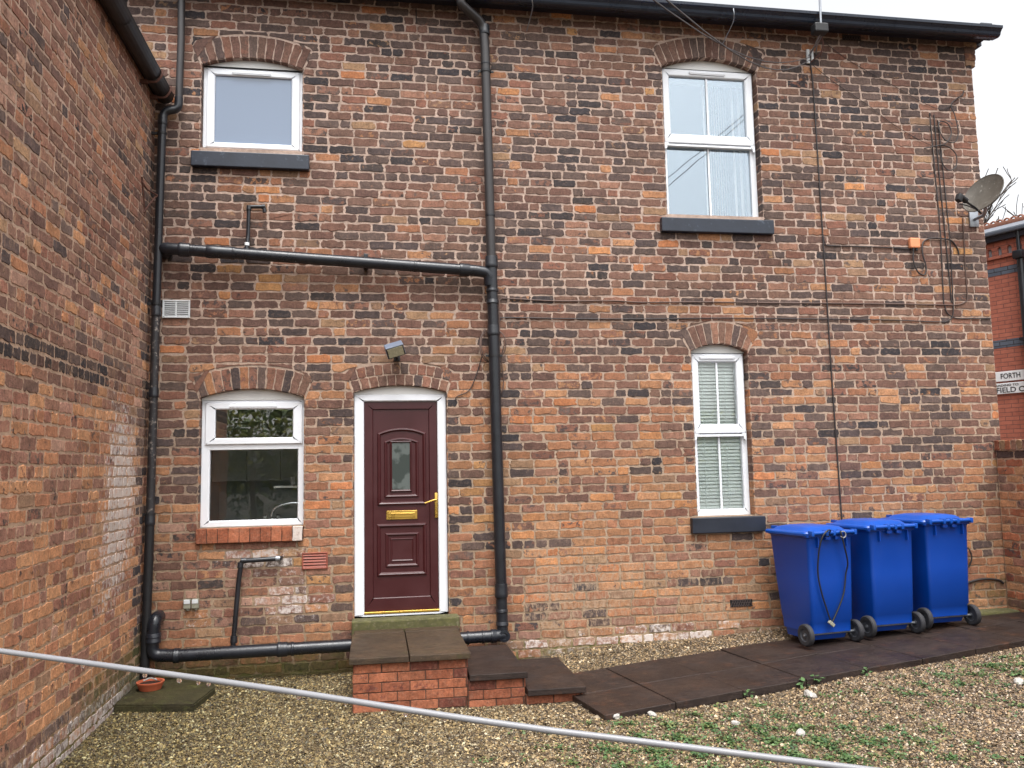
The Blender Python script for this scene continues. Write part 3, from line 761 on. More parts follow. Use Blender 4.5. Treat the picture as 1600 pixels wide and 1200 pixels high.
# kitchen things behind the lower left pane
tp = empty('kitchen_tap', (-.98, .33, .92), 'chrome swan neck mixer tap behind the kitchen window', 'tap')
mb = MB(); mb.tube(smooth_path([(-.99, .33, .90), (-.985, .33, .965), (-.94, .33, 1.02), (-.83, .33, 1.05), (-.74, .33, 1.052)]), [.013] * 33, 10); mb.lathe([(0.0, 0), (.03, 0), (.026, .03), (.014, .04)], (-.99, .33, .88), Z); mb.build('spout', M['chrome'], tp)
for dx in (-.05, .05):
    mb = MB(); mb.lathe([(0, 0), (.01, 0), (.01, .03), (.022, .034), (.024, .055), (.0, .06)], (-.99 + dx, .33, .89), Vector((dx * 4, -.2, .8)), 14); mb.build('knob', M['chrome'], tp)
wt = MB(); wt.box(-1.95, -.36, .205, .8, .84, .88, .004); wt.build('worktop', M['cupboard'], house)
cu = MB()
for a in range(4):
    cu.box(-1.93 + a * .4, -1.535 + a * .4, 2.4, 2.95, 1.25, 2.1, .006)
cu.build('cupboard', M['cupboard'], house)
mg = MB(); mg.lathe([(0, 0), (.022, 0), (.028, .085), (.025, .085), (.02, .01)], (-.80, .42, .89 + .33), Z, 16); sh = MB(); 
tag(mg.build('cup', M['greycup']), 'small white cup on the shelf behind the kitchen window', 'cup')
sh.box(-.98, -.5, .38, .5, 1.2, 1.219, .002); sh.build('shelf', M['cupboard'], house)

# blinds
mb = MB()
for i in range(9):
    xx = 3.66 + i * .028; a = rad(62 + rnd.uniform(-6, 6)); c, s_ = math.cos(a) * .024, math.sin(a) * .024
    mb.add([(xx - c, .34 - s_, 3.98), (xx + c, .34 + s_, 3.98), (xx + c, .34 + s_, 5.56), (xx - c, .34 - s_, 5.56)], [(0, 1, 2, 3)])
    mb.add([(xx - c + .002, .34 - s_, 3.98), (xx + c + .002, .34 + s_, 3.98), (xx + c + .002, .34 + s_, 5.56), (xx - c + .002, .34 - s_, 5.56)], [(0, 1, 2, 3)])
for xx, w_ in ((3.615, .012), (3.95, .02), (4.02, .03), (4.09, .03)):
    mb.box(xx, xx + w_, .33, .335, 3.98, 5.56)
mb.box(3.0, 4.2, .32, .36, 5.56, 5.6)
tag(mb.build('vertical_blind', M['blind'], recalc=False), 'white vertical slat blind drawn to one side behind the tall upper window', 'blind')
mb = MB(); z = .87; i = 0
while z < 2.45:
    a = rad(52 + rnd.uniform(-4, 4)); c, s_ = math.cos(a) * .0215, math.sin(a) * .0215
    dz = .004 * math.sin(i * .6)
    mb.add([(3.235, .166 - c, z - s_), (3.842, .166 - c, z - s_ + dz * .3), (3.842, .166 + c, z + s_ + dz * .3), (3.235, .166 + c, z + s_)], [(0, 1, 2, 3)]); z += .036; i += 1
for xx in (3.39, 3.64): mb.tube([(xx, .146, .87), (xx + .005, .146, 2.46)], .0022, 5)
mb.box(3.24, 3.84, .165, .195, 2.42, 2.46)
tag(mb.build('venetian_blind', M['venetian'], recalc=False), 'closed white slatted blind behind the narrow lower window', 'blind')

# ---------------- pipes on the house wall
def collar(p, d, r, ln, parent, mat, name='collar'):
    mb = MB(); d = Vector(d).normalized(); p = Vector(p) - d * ln / 2
    mb.lathe([(r * .8, 0), (r * .97, 0), (r, .004), (r, ln * .3), (r * .97, ln * .36), (r * .97, ln * .9), (r * .93, ln), (r * .8, ln)], p, d, 22)
    return mb.build(name, mat, parent)

def bracket(p, r, parent, mat=None, axis='z'):
    mb = MB(); x, y, z = p
    if axis == 'z':
        mb.lathe([(r + .0005, -.012), (r + .004, -.012), (r + .004, .012), (r + .0005, .012)], p, Z, 20)
        mb.box(x - r - .03, x - r + .002, y - .006, y + .006, z - .01, z + .01); mb.box(x + r - .002, x + r + .03, y - .006, y + .006, z - .01, z + .01)
        mb.box(x - .02, x + .02, y + r - .005, -.0, z - .012, z + .012)
    return mb.build('bracket', mat or M['blackplastic'], parent)

sp = empty('soil_pipe', (1.17, -.09, -.3), 'tall black soil pipe with socket collars running from gutter to ground beside the door', 'drainpipe')
def px_(z): return 1.119 + (5.8 - z) * .0121
mb = MB(); up = [(.86, -.225, 6.03), (.885, -.2, 5.985)]
mb.tube(fillet([(.862, -.225, 6.05), (.868, -.22, 5.985), (1.105, -.09, 5.87), (px_(5.6), -.09, 5.6), (px_(3.4), -.09, 3.4)], .09, 8), .047, 20)
mb.build('upper_pipe', M['pipe_brown'], sp)
mb = MB(); mb.tube([(px_(3.4), -.09, 3.4), (px_(1.5), -.09, 1.5), (px_(-.28), -.09, -.28)], .054, 22); mb.build('lower_pipe', M['pipe'], sp)
for z, r, ln in ((5.80, .054, .1), (5.44, .05, .02), (3.86, .0505, .02), (3.385, .064, .11), (3.10, .062, .03), (2.985, .062, .04), (2.70, .061, .1), (.19, .064, .13), (-.0, .06, .03), (-.12, .06, .04)):
    collar((px_(z), -.09, z), Z, r, ln, sp, M['pipe'])
for z, r in ((5.36, .05), (2.45, .054)): bracket((px_(z), -.09, z), r, sp)

hp = empty('branch_pipe', (-.4, -.12, 3.38), 'black iron pipe sloping across the wall above the white vent to the tall pipe', 'drainpipe')
a0, a1 = Vector((-1.83, -.125, 3.440)), Vector((1.02, -.105, 3.292))
mb = MB(); mb.tube(fillet([(-1.93, .0, 3.42), (-1.945, -.125, 3.446), a0, a0.lerp(a1, .3), a0.lerp(a1, .7), a1, (1.12, -.1, 3.27), (1.13, -.09, 3.15)], .09, 8), .055, 20); mb.build('pipe', M['pipe_blue'], hp)
dr = (a1 - a0).normalized()
for t, r, ln in ((.03, .066, .1), (.145, .062, .26), (.185, .064, .02), (.78, .059, .02), (.95, .064, .1)): collar(a0.lerp(a1, t), dr, r, ln, hp, M['pipe_blue'])
# wall lug
mb = MB(); mb.box(-.1, -.06, -.11, .0, 3.30, 3.44, .004); mb.build('bracket', M['pipe_blue'], hp)

ov = empty('overflow_pipe', (-1.19, -.06, 3.6), 'thin black overflow pipe with a turned down end below the small upper window', 'pipe')
mb = MB(); mb.tube(fillet([(-1.195, -.09, 3.43), (-1.185, -.06, 3.6), (-1.18, -.06, 3.885), (-1.07, -.06, 3.89), (-1.04, -.06, 3.888), (-1.035, -.06, 3.835)], .02, 4), .0185, 12); mb.build('pipe', M['pipe'], ov)
collar((-1.192, -.075, 3.515), Z, .023, .03, ov, M['whiteplastic']); collar((-1.18, -.06, 3.872), Z, .024, .045, ov, M['pipe']); collar((-1.045, -.06, 3.89), X, .024, .03, ov, M['pipe'])

lp = empty('ground_waste_pipe', (-.8, -.14, -.3), 'fat black iron waste pipe low along the foot of the wall behind the steps', 'drainpipe')
mb = MB(); mb.tube(fillet([(-1.93, .0, .08), (-1.93, -.14, .08), (-1.945, -.14, -.08), (-1.945, -.14, -.235), (-1.72, -.14, -.247), (-.2, -.14, -.238), (1.1, -.12, -.228), (1.215, -.1, -.226)], .1, 8), .056, 20); mb.build('pipe', M['pipe_blue'], lp)
for p, d, r, ln in (((-1.94, -.14, -.06), Z, .066, .04), ((-1.94, -.14, -.1), Z, .066, .05), ((-1.74, -.14, -.247), X, .065, .05), ((-.83, -.14, -.241), X, .067, .09), ((-.74, -.14, -.241), X, .064, .025), ((.86, -.126, -.23), X, .064, .02), ((1.0, -.124, -.23), X, .064, .02), ((1.1, -.12, -.229), X, .066, .05)):
    collar(p, d, r, ln, lp, M['pipe_blue'])
mb = MB(); mb.lathe([(.0, -.02), (.052, -.02), (.055, 0), (.055, .06), (.03, .062), (.028, .056), (0, .056)], (1.2, -.1, -.228), -Y, 18); mb.build('end_cap', M['pipe_blue'], lp)

wp = empty('sink_waste_pipe', (-1.2, -.07, .2), 'narrow black sink waste pipe bent at right angles under the kitchen window', 'pipe')
mb = MB(); mb.tube(fillet([(-.865, .0, .56), (-.88, -.06, .562), (-1.21, -.065, .552), (-1.232, -.07, .35), (-1.268, -.1, -.19)], .035, 5), .022, 12); mb.build('pipe', M['pipe'], wp)
for p, d, r, ln, mt_ in (((-.885, -.06, .562), X, .026, .04, M['steel']), ((-1.19, -.065, .554), X, .027, .05, M['pipe']), ((-1.218, -.067, .515), (.1, 0, 1), .027, .05, M['pipe']), ((-1.262, -.095, -.14), Z, .032, .06, M['pipe'])): collar(p, d, r, ln, wp, mt_)

cp = empty('corner_downpipe', (-1.99, -.12, -.4), 'worn black downpipe in the inside corner, fed by an elbow from the pipe above', 'drainpipe')
mb = MB(); mb.tube([(-1.825, -.1, 6.03), (-1.818, -.1, 5.5), (-1.828, -.1, 4.86)], .034, 18); mb.build('upper_pipe', M['pipe_brown'], cp)
mb = MB(); mb.tube(fillet([(-1.828, -.1, 4.92), (-1.83, -.1, 4.80), (-1.96, -.12, 4.77), (-1.968, -.12, 4.6)], .06, 8), .038, 18); mb.build('elbow', M['pipe'], cp)
mb = MB(); mb.tube([(-1.966, -.12, 4.72), (-1.984, -.12, 2.85)], .0365, 18); mb.build('middle_pipe', M['pipe'], cp)
mb = MB(); mb.tube([(-1.984, -.12, 2.86), (-1.995, -.12, .95)], .0365, 18); mb.build('worn_pipe', M['pipe_worn'], cp, 'scraped pipe length with the paint worn to pale patches')
mb = MB(); mb.tube([(-1.995, -.12, .97), (-2.012, -.12, -.44)], .0395, 18); mb.build('lower_pipe', M['blackplastic'], cp)
for z, x in ((4.68, -1.966), (2.85, -1.984), (2.1, -1.989), (.95, -1.995)): collar((x, -.12, z), Z, .044, .09, cp, M['pipe'])
for z, x in ((4.55, -1.968), (2.92, -1.984), (1.0, -1.995)):
    mb = MB(); mb.lathe([(.038, -.01), (.043, -.01), (.043, .01), (.038, .01)], (x, -.12, z), Z, 18); mb.box(-2.06, x - .036, -.13, -.11, z - .012, z + .012); mb.box(x - .01, x + .01, -.085, -.002, z - .01, z + .01); mb.build('bracket', M['blackplastic'], cp)

# old iron stay by the corner pipe
mb = MB(); mb.tube([(-2.06, -.42, 3.98), (-2.03, -.34, 3.93), (-1.985, -.165, 3.935)], .008, 8); mb.tube([(-1.985, -.165, 3.935), (-2.0, -.2, 3.9), (-2.06, -.33, 3.72)], .008, 8); mb.tube([(-2.055, -.42, 4.02), (-2.055, -.3, 3.72)], .008, 8)
tag(mb.build('iron_stay', M['rust']), 'rusty triangular iron stay on the left wall by the corner pipe', 'bracket')

# ---------------- vents and fittings
vt = empty('wall_vent', (-1.83, -.02, 2.9), 'white louvred plastic vent beside the corner pipe', 'vent')
mb = MB(); bars(mb, -1.955, -1.71, 2.81, 2.98, .016, -.022, .0, .003); mb.box(-1.842, -1.828, -.02, -.002, 2.822, 2.97); mb.build('frame', M['whiteplastic'], vt)
mb = MB()
for i in range(7):
    z = 2.832 + i * .0195
    for xa, xb in ((-1.939, -1.842), (-1.828, -1.726)): mb.box(xa, xb, -.016, -.003, z, z + .009)
mb.build('louvres', M['whiteplastic'], vt); mb = MB(); mb.box(-1.945, -1.72, -.004, .001, 2.82, 2.97); mb.build('shade_backing', M['dark'], vt)  # black sheet imitates the shaded hollow behind the louvres
vt = empty('wall_vent', (-.56, -.01, .52), 'terracotta slotted air vent between the kitchen window and door', 'vent')
mb = MB(); bars(mb, -.674, -.44, .448, .6, (.012, .012, .012, .012), -.016, .0, .003)
for i in range(5): 
    z = .462 + i * .027; mb.add([(-.664, -.014, z), (-.45, -.014, z), (-.45, -.003, z + .02), (-.664, -.003, z + .02), (-.664, -.008, z - .002), (-.45, -.008, z - .002)], [(0, 1, 2, 3), (0, 1, 5, 4)])
mb.build('louvres', M['ventbrown'], vt); mb = MB(); mb.box(-.668, -.446, -.0035, .002, .455, .595); mb.build('shade_backing', M['dark'], vt)  # dark sheet painted for the shade behind the slots

def airbrick(cx, cz, w_, h_, nx, label):
    t = empty('air_brick', (cx, 0, cz), label, 'air brick'); mb = MB()
    mb.box(cx - w_ / 2, cx + w_ / 2, -.006, .002, cz - h_ / 2, cz + h_ / 2); mb.build('shade_backing', M['dark'], t); mb = MB()  # near-black sheet added as the shade in the lattice holes
    for i in range(nx + 1):
        x = cx - w_ / 2 + w_ * i / nx
        for sg in (-1, 1):
            if abs(x + sg * h_ * .5 - cx) > w_ / 2 + .002: continue
            mb.tube([(x, -.009, cz - h_ / 2), (x + sg * h_ * .5, -.009, cz + h_ / 2)], .0055, 5)
    mb.build('lattice', M['lattice'], t)
airbrick(3.65, -.055, .235, .07, 9, 'dark lattice air brick low in the wall left of the blue bins')
airbrick(5.26, 6.045, .22, .06, 7, 'blackened air brick under the gutter right of the aerial')

fl = empty('floodlight', (.2, -.12, 2.5), 'small blue grey floodlight hanging crooked above the door', 'lamp')
T = Matrix.Translation((.19, -.15, 2.50)) @ Matrix.Rotation(rad(-17), 4, 'Y') @ Matrix.Rotation(rad(30), 4, 'X')
mb = MB(); mb.box(-.088, .088, -.065, .05, -.058, .058, .01, M=T); mb.build('housing', M['floodgrey'], fl)
mb = MB(); mb.box(-.084, .084, -.07, -.06, -.052, .052, .003, M=T); mb.build('rim', M['blackplastic'], fl)
mb = MB(); mb.box(-.074, .074, -.0745, -.066, -.044, .044, M=T); mb.build('glass', M['lampglass'], fl)
mb = MB(); mb.tube([(.2, -.12, 2.46), (.215, -.06, 2.43), (.215, .0, 2.43)], .014, 10); mb.box(.185, .245, -.03, .0, 2.40, 2.46, .006); mb.lathe([(0, 0), (.01, 0), (.008, .03), (0, .032)], (.2, -.115, 2.455), -Z, 10); mb.build('mount', M['blackplastic'], fl)

for i, x in enumerate((-1.683, -1.613)):
    t = empty('valve_box', (x, -.03, .18), ('left' if i == 0 else 'right') + ' one of two small grey boxes low on the wall by the corner', 'box', 'twin grey boxes near the corner')
    mb = MB(); mb.box(x - .03, x + .03, -.045, .0, .14, .225, .006); mb.build('body', M['greybox'], t)
    mb = MB(); mb.box(x - .027, x + .027, -.05, -.043, .185, .222, .004); mb.build('lid', M['whiteplastic'], t)
    mb = MB(); mb.tube([(x + .004, -.02, .142), (x + .004, -.02, .122)], .012, 8); mb.build('gland', M['greybox'], t)

# junction box + cables
jb = empty('junction_box', (5.83, -.02, 3.71), 'small orange plastic cable box on the right part of the wall', 'box')
mb = MB(); mb.box(5.78, 5.9, -.05, .0, 3.655, 3.77, .014); mb.build('box', M['orangecable'], jb); mb = MB(); mb.tube([(5.82, -.03, 3.66), (5.82, -.03, 3.63)], .012, 8); mb.tube([(5.86, -.03, 3.66), (5.86, -.03, 3.63)], .012, 8); mb.build('gland', M['blackplastic'], jb)

def cable(pts, label, r=.006, mat='cable', y=-.01, sm=True):
    P = [(p[0], p[2] if len(p) > 2 else y, p[1]) for p in pts]
    mb = MB(); mb.tube(smooth_path(P, 6) if sm else P, r, 6)
    return tag(mb.build('cable', M[mat]), label, 'cable')
cable([(4.74, 5.72), (4.757, 5.5), (4.763, 5.0), (4.767, 4.3), (4.771, 3.73), (4.776, 3.0), (4.78, 2.2), (4.79, 1.5), (4.80, .75), (4.81, .2), (4.81, -.1)], 'long black aerial cable running straight down the wall to the first blue bin', .0075)
cable([(4.774, 3.78), (4.79, 3.69), (4.84, 3.665), (5.1, 3.665), (5.5, 3.662), (5.79, 3.65)], 'short cable branching right from the long drop cable to the orange box')
cable([(5.82, 3.63, -.03), (5.815, 3.5, -.03), (5.86, 3.39, -.03), (5.935, 3.36, -.03), (5.96, 3.45, -.03), (5.93, 3.6, -.03), (5.95, 3.72, -.02), (6.03, 3.77), (6.15, 3.78), (6.3, 3.76), (6.37, 3.68), (6.39, 3.6)], 'loop of black cable hanging under the orange box', .008)
cable([(1.225, 2.6, -.05), (1.225, 2.95, -.03), (1.25, 3.03), (1.32, 3.038), (1.8, 3.02), (2.4, 3.03), (2.7, 3.018), (3.4, 3.03), (4.1, 3.03), (5.0, 3.035), (5.6, 3.036), (6.1, 3.034), (6.32, 3.035), (6.42, 3.07), (6.453, 3.13), (6.455, 3.5), (6.466, 3.8), (6.47, 4.02)], 'upper brown cable clipped level across the wall to the satellite dish', .0065, 'cable_brown')
cable([(1.222, 2.3, -.05), (1.222, 2.72, -.03), (1.24, 2.82), (1.3, 2.845), (2.0, 2.84), (2.7, 2.845), (3.6, 2.862), (4.6, 2.863), (5.5, 2.86), (6.05, 2.845), (6.2, 2.86), (6.265, 2.95), (6.28, 3.3), (6.29, 3.8), (6.27, 4.5), (6.25, 5.14)], 'lower brown cable level across the wall then climbing to the cable tangle', .006, 'cable')
cable([(6.155, 5.22), (6.165, 4.6), (6.18, 3.9), (6.165, 3.3), (6.16, 3.045)], 'left of the upright cables below the tangle near the house corner', .0065)
cable([(6.205, 5.2), (6.215, 4.6), (6.235, 3.9), (6.25, 3.3), (6.255, 3.06)], 'middle upright cable below the tangle near the house corner', .0065)
cable([(6.17, 3.04), (6.19, 2.95), (6.28, 2.89), (6.45, 2.885), (6.72, 2.89)], 'short cable running to the house corner below the upright cables', .006)
cable([(6.2, 4.83, -.03), (6.3, 4.86, -.04), (6.38, 4.97, -.04), (6.36, 5.09, -.03), (6.27, 5.12, -.02), (6.24, 5.03, -.03), (6.3, 4.9, -.04), (6.42, 4.88, -.04), (6.47, 5.0, -.04), (6.45, 5.2, -.03), (6.42, 5.32, -.02), (6.5, 5.4), (6.58, 5.45), (6.6, 5.5)], 'tangled black cable loops high near the right corner of the house', .006)
cable([(6.22, 4.78, -.03), (6.25, 4.62, -.04), (6.32, 4.55, -.04), (6.41, 4.6, -.04), (6.42, 4.74, -.04), (6.33, 4.83, -.03), (6.2, 4.83, -.03), (6.05, 4.8, -.02)], 'round loop of cable under the tangle by the right corner', .006)
cable([(4.95, 5.95), (5.2, 5.78), (5.55, 5.6), (5.9, 5.43), (6.05, 5.35), (6.3, 5.27), (6.5, 5.36), (6.62, 5.42)], 'thin cable sagging diagonally from the aerial towards the right corner', .0028)
cable([(4.76, 5.70), (5.0, 5.52), (5.4, 5.27), (5.7, 5.06), (6.0, 4.9), (6.2, 4.82)], 'thin cable slanting from the wire bracket down to the tangle', .0028)
cable([(1.08, 2.72, -.04), (1.03, 2.62, -.06), (1.03, 2.48, -.07), (1.1, 2.4, -.03), (1.2, 2.42, -.03), (1.27, 2.5, -.06), (1.275, 2.62, -.07), (1.22, 2.7, -.05), (1.14, 2.72, -.02), (1.05, 2.65, -.05), (1.04, 2.5, -.07), (1.12, 2.4, -.03), (1.22, 2.44, -.04), (1.262, 2.55, -.06), (1.24, 2.4, -.04), (1.26, 2.2, -.02), (1.22, 2.08, -.02), (1.1, 2.06, -.02)], 'coil of brown cable looped behind the tall soil pipe', .006, 'cable_brown')
cable([(1.06, 2.5, -.03), (1.0, 2.3), (.92, 2.12), (.8, 2.06), (.78, 2.02)], 'short cable trailing left from the coil on the soil pipe', .005)
cable([(6.1, .02), (6.35, .07), (6.55, .06), (6.63, .02)], 'black cable along the mossy foot of the wall beside the third bin', .012)
cable([(6.16, .42, -.02), (6.22, .4, -.04), (6.25, .3, -.04), (6.22, .2, -.02)], 'small black loop of cable on the wall right of the bins', .008)

br = empty('wire_bracket', (4.74, -.03, 5.8), 'white wire bracket with rusty eye at the top of the cable drop', 'bracket')
mb = MB(); mb.box(4.7, 4.735, -.02, .0, 5.71, 5.87, .003); mb.box(4.75, 4.775, -.03, -.01, 5.74, 5.87, .003); mb.build('plate', M['whiteplastic'], br)
mb = MB(); mb.tube(smooth_path([(4.74, -.02, 5.72), (4.83, -.06, 5.8), (4.86, -.08, 5.88), (4.85, -.09, 5.95), (4.80, -.06, 5.9), (4.76, -.03, 5.86)]), .007, 6); mb.tube([(4.84, -.1, 6.0), (4.86, -.09, 5.9), (4.84, -.06, 5.78)], .009, 8); mb.build('eye', M['rust'], br)

ae = empty('aerial_mast', (4.68, -.36, 5.9), 'thin grey aerial mast rising past the gutter above a black box', 'aerial')
mb = MB(); mb.tube([(4.69, -.345, 5.92), (4.70, -.345, 6.4), (4.715, -.345, 7.4)], .0125, 10); mb.build('mast', M['steel'], ae)
mb = MB(); mb.box(4.59, 4.745, -.41, -.30, 5.86, 5.965, .016); mb.build('box', M['blackplastic'], ae)
mb = MB(); mb.tube([(4.68, -.34, 5.87), (4.70, -.2, 5.82), (4.73, -.0, 5.79)], .01, 8); mb.tube([(4.71, -.34, 5.87), (4.75, -.15, 5.85), (4.82, -.0, 5.83)], .006, 8); mb.build('arm', M['steel'], ae)

# telephone drop wires
WQ = CAM + (R3 * ((880 - 800) / 1300) + U3 * (-(-108 - 600) / 1300) + F3) * 3.2
for i, (p, q, lb) in enumerate((((4.72, -.05, 5.76), tuple(WQ), 'upper of two thin telephone wires slanting down to the wall bracket'), ((4.72, -.05, 5.73), tuple(WQ + Vector((.25, 0, -.12))), 'lower of two thin telephone wires slanting down to the wall bracket'))):
    mb = MB(); pp = [Vector(p).lerp(Vector(q), t / 10) - Z * .25 * math.sin(math.pi * t / 10) for t in range(11)]; mb.tube(pp, .0045, 5); tag(mb.build('telephone_wire', M['cable']), lb, 'wire', 'telephone wires to the house')
# hooks under the gutter
for (x, lb) in ((1.57, 'small bent wire hook under the gutter right of the soil pipe'), (3.72, 'small bent wire hook under the gutter above the tall upper window')):
    mb = MB(); mb.tube(smooth_path([(x, -.33, 6.09), (x, -.335, 6.02), (x + .02, -.25, 5.97), (x, -.02, 5.86)], 5), .005, 6); tag(mb.build('gutter_hook', M['steel']), lb, 'hook')
mb = MB(); mb.tube([(.43, -.01, 6.03), (.432, -.01, 5.88)], .006, 6); tag(mb.build('gutter_hook', M['cable']), 'short dark iron spike on the wall left of the soil pipe top', 'hook')

# ---------------- satellite dish
ds = empty('satellite_dish', (6.5, -.1, 4.1), 'weathered grey brown satellite dish on the house corner', 'satellite dish')
c0 = Vector((6.42, -.40, 4.175)); fd = Vector((-.84, -.26, .47)).normalized()
u_ = fd.cross(Z).normalized(); v_ = u_.cross(fd)
mb = MB(); K = 9; n = 32; vs = [c0 - fd * .045]; fs = []
for k in range(1, K + 1):
    rr = k / K
    for j in range(n):
        a = 2 * math.pi * j / n; vs.append(c0 + u_ * (.22 * rr * math.cos(a)) + v_ * (.235 * rr * math.sin(a)) - fd * (.045 * (1 - rr * rr)))
for j in range(n): fs.append((0, 1 + j, 1 + (j + 1) % n))
for k in range(K - 1):
    for j in range(n): fs.append((1 + k * n + j, 1 + (k + 1) * n + j, 1 + (k + 1) * n + (j + 1) % n, 1 + k * n + (j + 1) % n))
mb.add(vs, fs, True); v2 = [v - fd * .006 for v in vs]; mb.add(v2, [f[::-1] for f in fs], True)
rim = [c0 + u_ * (.221 * math.cos(2 * math.pi * j / n)) + v_ * (.236 * math.sin(2 * math.pi * j / n)) - fd * .003 for j in range(n + 1)]; mb.tube(rim, .006, 6)
mb.build('reflector', M['dish'], ds, recalc=False)
bot = c0 - v_ * .23
lnb = c0 + fd * .27 - v_ * .25
mb = MB(); mb.tube([bot - fd * .06, bot + fd * .05, lnb - v_ * .02], .011, 8); mb.tube(smooth_path([bot, bot + fd * .15 - v_ * .05, lnb - v_ * .09], 5), .006, 6); mb.build('arm', M['blackplastic'], ds)
mb = MB(); mb.tube([lnb + fd * .02, lnb - fd * .07], [.026, .032], 14); mb.tube([lnb - fd * .07, lnb - fd * .085], .02, 12); Q = Matrix.Translation(lnb + fd * .03 - v_ * .035) @ fd.to_track_quat('Y', 'Z').to_matrix().to_4x4(); mb.box(-.025, .025, -.03, .03, -.04, .045, .006, M=Q); mb.build('receiver', M['blackplastic'], ds)
mb = MB(); mb.tube([c0 - fd * .05, c0 - fd * .1, (6.64, -.12, 4.02), (6.6, .0, 4.0)], .019, 10); mb.box(6.55, 6.66, -.02, .0, 3.92, 4.1, .004); mb.build('wall_mount', M['steel'], ds)

# ---------------- LEFT BUILDING
LX = -2.06
lb_ = empty('brick_building', (LX, -4, -.5), 'neighbouring building with a plain weathered brick wall and a black gutter along its eaves', 'building')
B = Bricks(); LZT = ZB + CH * 66
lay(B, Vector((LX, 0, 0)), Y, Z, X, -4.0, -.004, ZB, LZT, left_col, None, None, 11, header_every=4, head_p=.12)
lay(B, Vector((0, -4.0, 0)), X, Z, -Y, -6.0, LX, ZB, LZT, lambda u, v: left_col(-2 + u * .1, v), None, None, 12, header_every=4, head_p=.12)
B.build('wall', M['brick_left'], lb_)
mb = MB(); xm = LX - .004
mb.add([(xm, -3.996, ZB - .3), (xm, .0, ZB - .3), (xm, .0, 5.02), (xm, -3.996, 5.02)], [(0, 1, 2, 3)]); mb.add([(xm, -3.996, ZB - .3), (xm - 7, -3.996, ZB - .3), (xm - 7, -3.996, 5.02), (xm, -3.996, 5.02)], [(0, 1, 2, 3)])
mb.add([(xm - 7, -3.996, ZB - .3), (xm - 7, .0, ZB - .3), (xm - 7, .0, 5.02), (xm - 7, -3.996, 5.02)], [(0, 1, 2, 3)])
mb.build('mortar_bed', M['mortar_left'], lb_, recalc=False)
mb = MB(); n = 10; gy0, gy1 = -4.05, -.03; vs = []
for yy, zz in ((gy0, 4.985), (gy1, 4.955)):
    for i in range(n + 1):
        a = math.pi + math.pi * i / n; vs.append((-1.968 + .078 * math.cos(a), yy, zz + .075 * math.sin(a)))
    vs.append((-1.885, yy, zz + .012)); vs.append((-1.897, yy, zz + .012)); vs.append((-1.9, yy, zz)); vs.append((-2.03, yy, zz - .02))
k = len(vs) // 2; mb.add(vs, [(i, (i + 1) % k, k + (i + 1) % k, k + i) for i in range(k)] + [tuple(range(k, 2 * k))])
for yy in (-1.45, -3.2):
    zz = 4.955 + (.03) * (yy - gy1) / (gy0 - gy1)
    v2 = [(-1.968 + .082 * math.cos(math.pi + math.pi * i / n), y2, zz + .08 * math.sin(math.pi + math.pi * i / n)) for y2 in (yy, yy + .07) for i in range(n + 1)]
    mb.add(v2, [(i, i + 1, n + 2 + i, n + 1 + i) for i in range(n)])
mb.build('gutter', M['gutter_dirty'], lb_, recalc=False)
mb = MB(); mb.box(-2.056, -2.032, -3.996, -.01, 4.935, 5.12); mb.build('fascia_board', M['gutter_dirty'], lb_)
for yy in (-.52, -.2):
    zz = 4.955 - .005; mb = MB()
    mb.tube(fillet([(-2.06, yy, zz - .075), (-1.93, yy, zz - .085), (-1.878, yy, zz - .02), (-1.878, yy, zz + .03)], .025, 4), .011, 6); mb.box(-2.062, -2.0, yy - .016, yy + .016, zz - .1, zz - .068); mb.build('gutter_bracket', M['rust'], lb_)
mb = MB(); mb.add([(-1.95, -3.996, 5.05), (-1.95, -.0, 5.05), (-5.5, -.0, 7.1), (-5.5, -3.996, 7.1), (-1.95, -3.996, 5.075), (-1.95, .0, 5.075), (-5.5, .0, 7.125), (-5.5, -3.996, 7.125)], [(0, 1, 2, 3), (4, 5, 6, 7), (0, 1, 5, 4), (1, 2, 6, 5), (0, 3, 7, 4)])
mb.add([(-5.5, -3.996, 7.11), (-5.5, 0, 7.11), (-9.1, 0, 5.0), (-9.1, -3.996, 5.0)], [(0, 1, 2, 3)]); mb.build('roof', M['slate'], lb_)

# ---------------- garden wall at the right-hand corner
gw = empty('garden_wall', (6.66, -1.5, -.3), 'low orange brick boundary wall with upright coping bricks at the house corner', 'wall')
def gw_col(u, v):
    k, c = pick(dict(newred=.3, orange=.45, red=.12, newdk=.05, mid=.08))
    c = tuple(q * 1.25 for q in c)
    if v > 1.36: k, c = 'black', lin((78, 62, 58))
    return (c,) + fin(k, None, (.1, .12 + .4 * sstep(-v, -.1, .2) + .12 * (1 if u > -.06 else 0), .12))
B = Bricks(); gx = 6.655; zc_ = ZB + CH * 25; PX = Vector((gx, 0, 0))
lay(B, PX, -Y, Z, -X, .012, 5.0, ZB + CH * 2, zc_, lambda u, v: gw_col(-u, v), None, None, 21)
for i in range(62):
    y = -.012 - i * .08; k, c = pick(dict(newred=.5, orange=.1, tan=.1, red=.3)); c2, fx, mx = fin(k, None, (.1, .3, .15))
    B.add([(-y + .005, zc_ + .006), (-y + .075, zc_ + .006), (-y + .075, zc_ + .11), (-y + .005, zc_ + .11)], Vector((gx - .02, 0, 0)), -Y, Z, -X, c, c2, fx, mx, h=.02)
    B.add([(0, y - .075), (.24, y - .075), (.24, y - .005), (0, y - .005)], Vector((gx - .02, 0, zc_ + .11)), X, Y, Z, c, c2, fx, mx, h=.01)
B.build('bricks', M['brick'], gw)
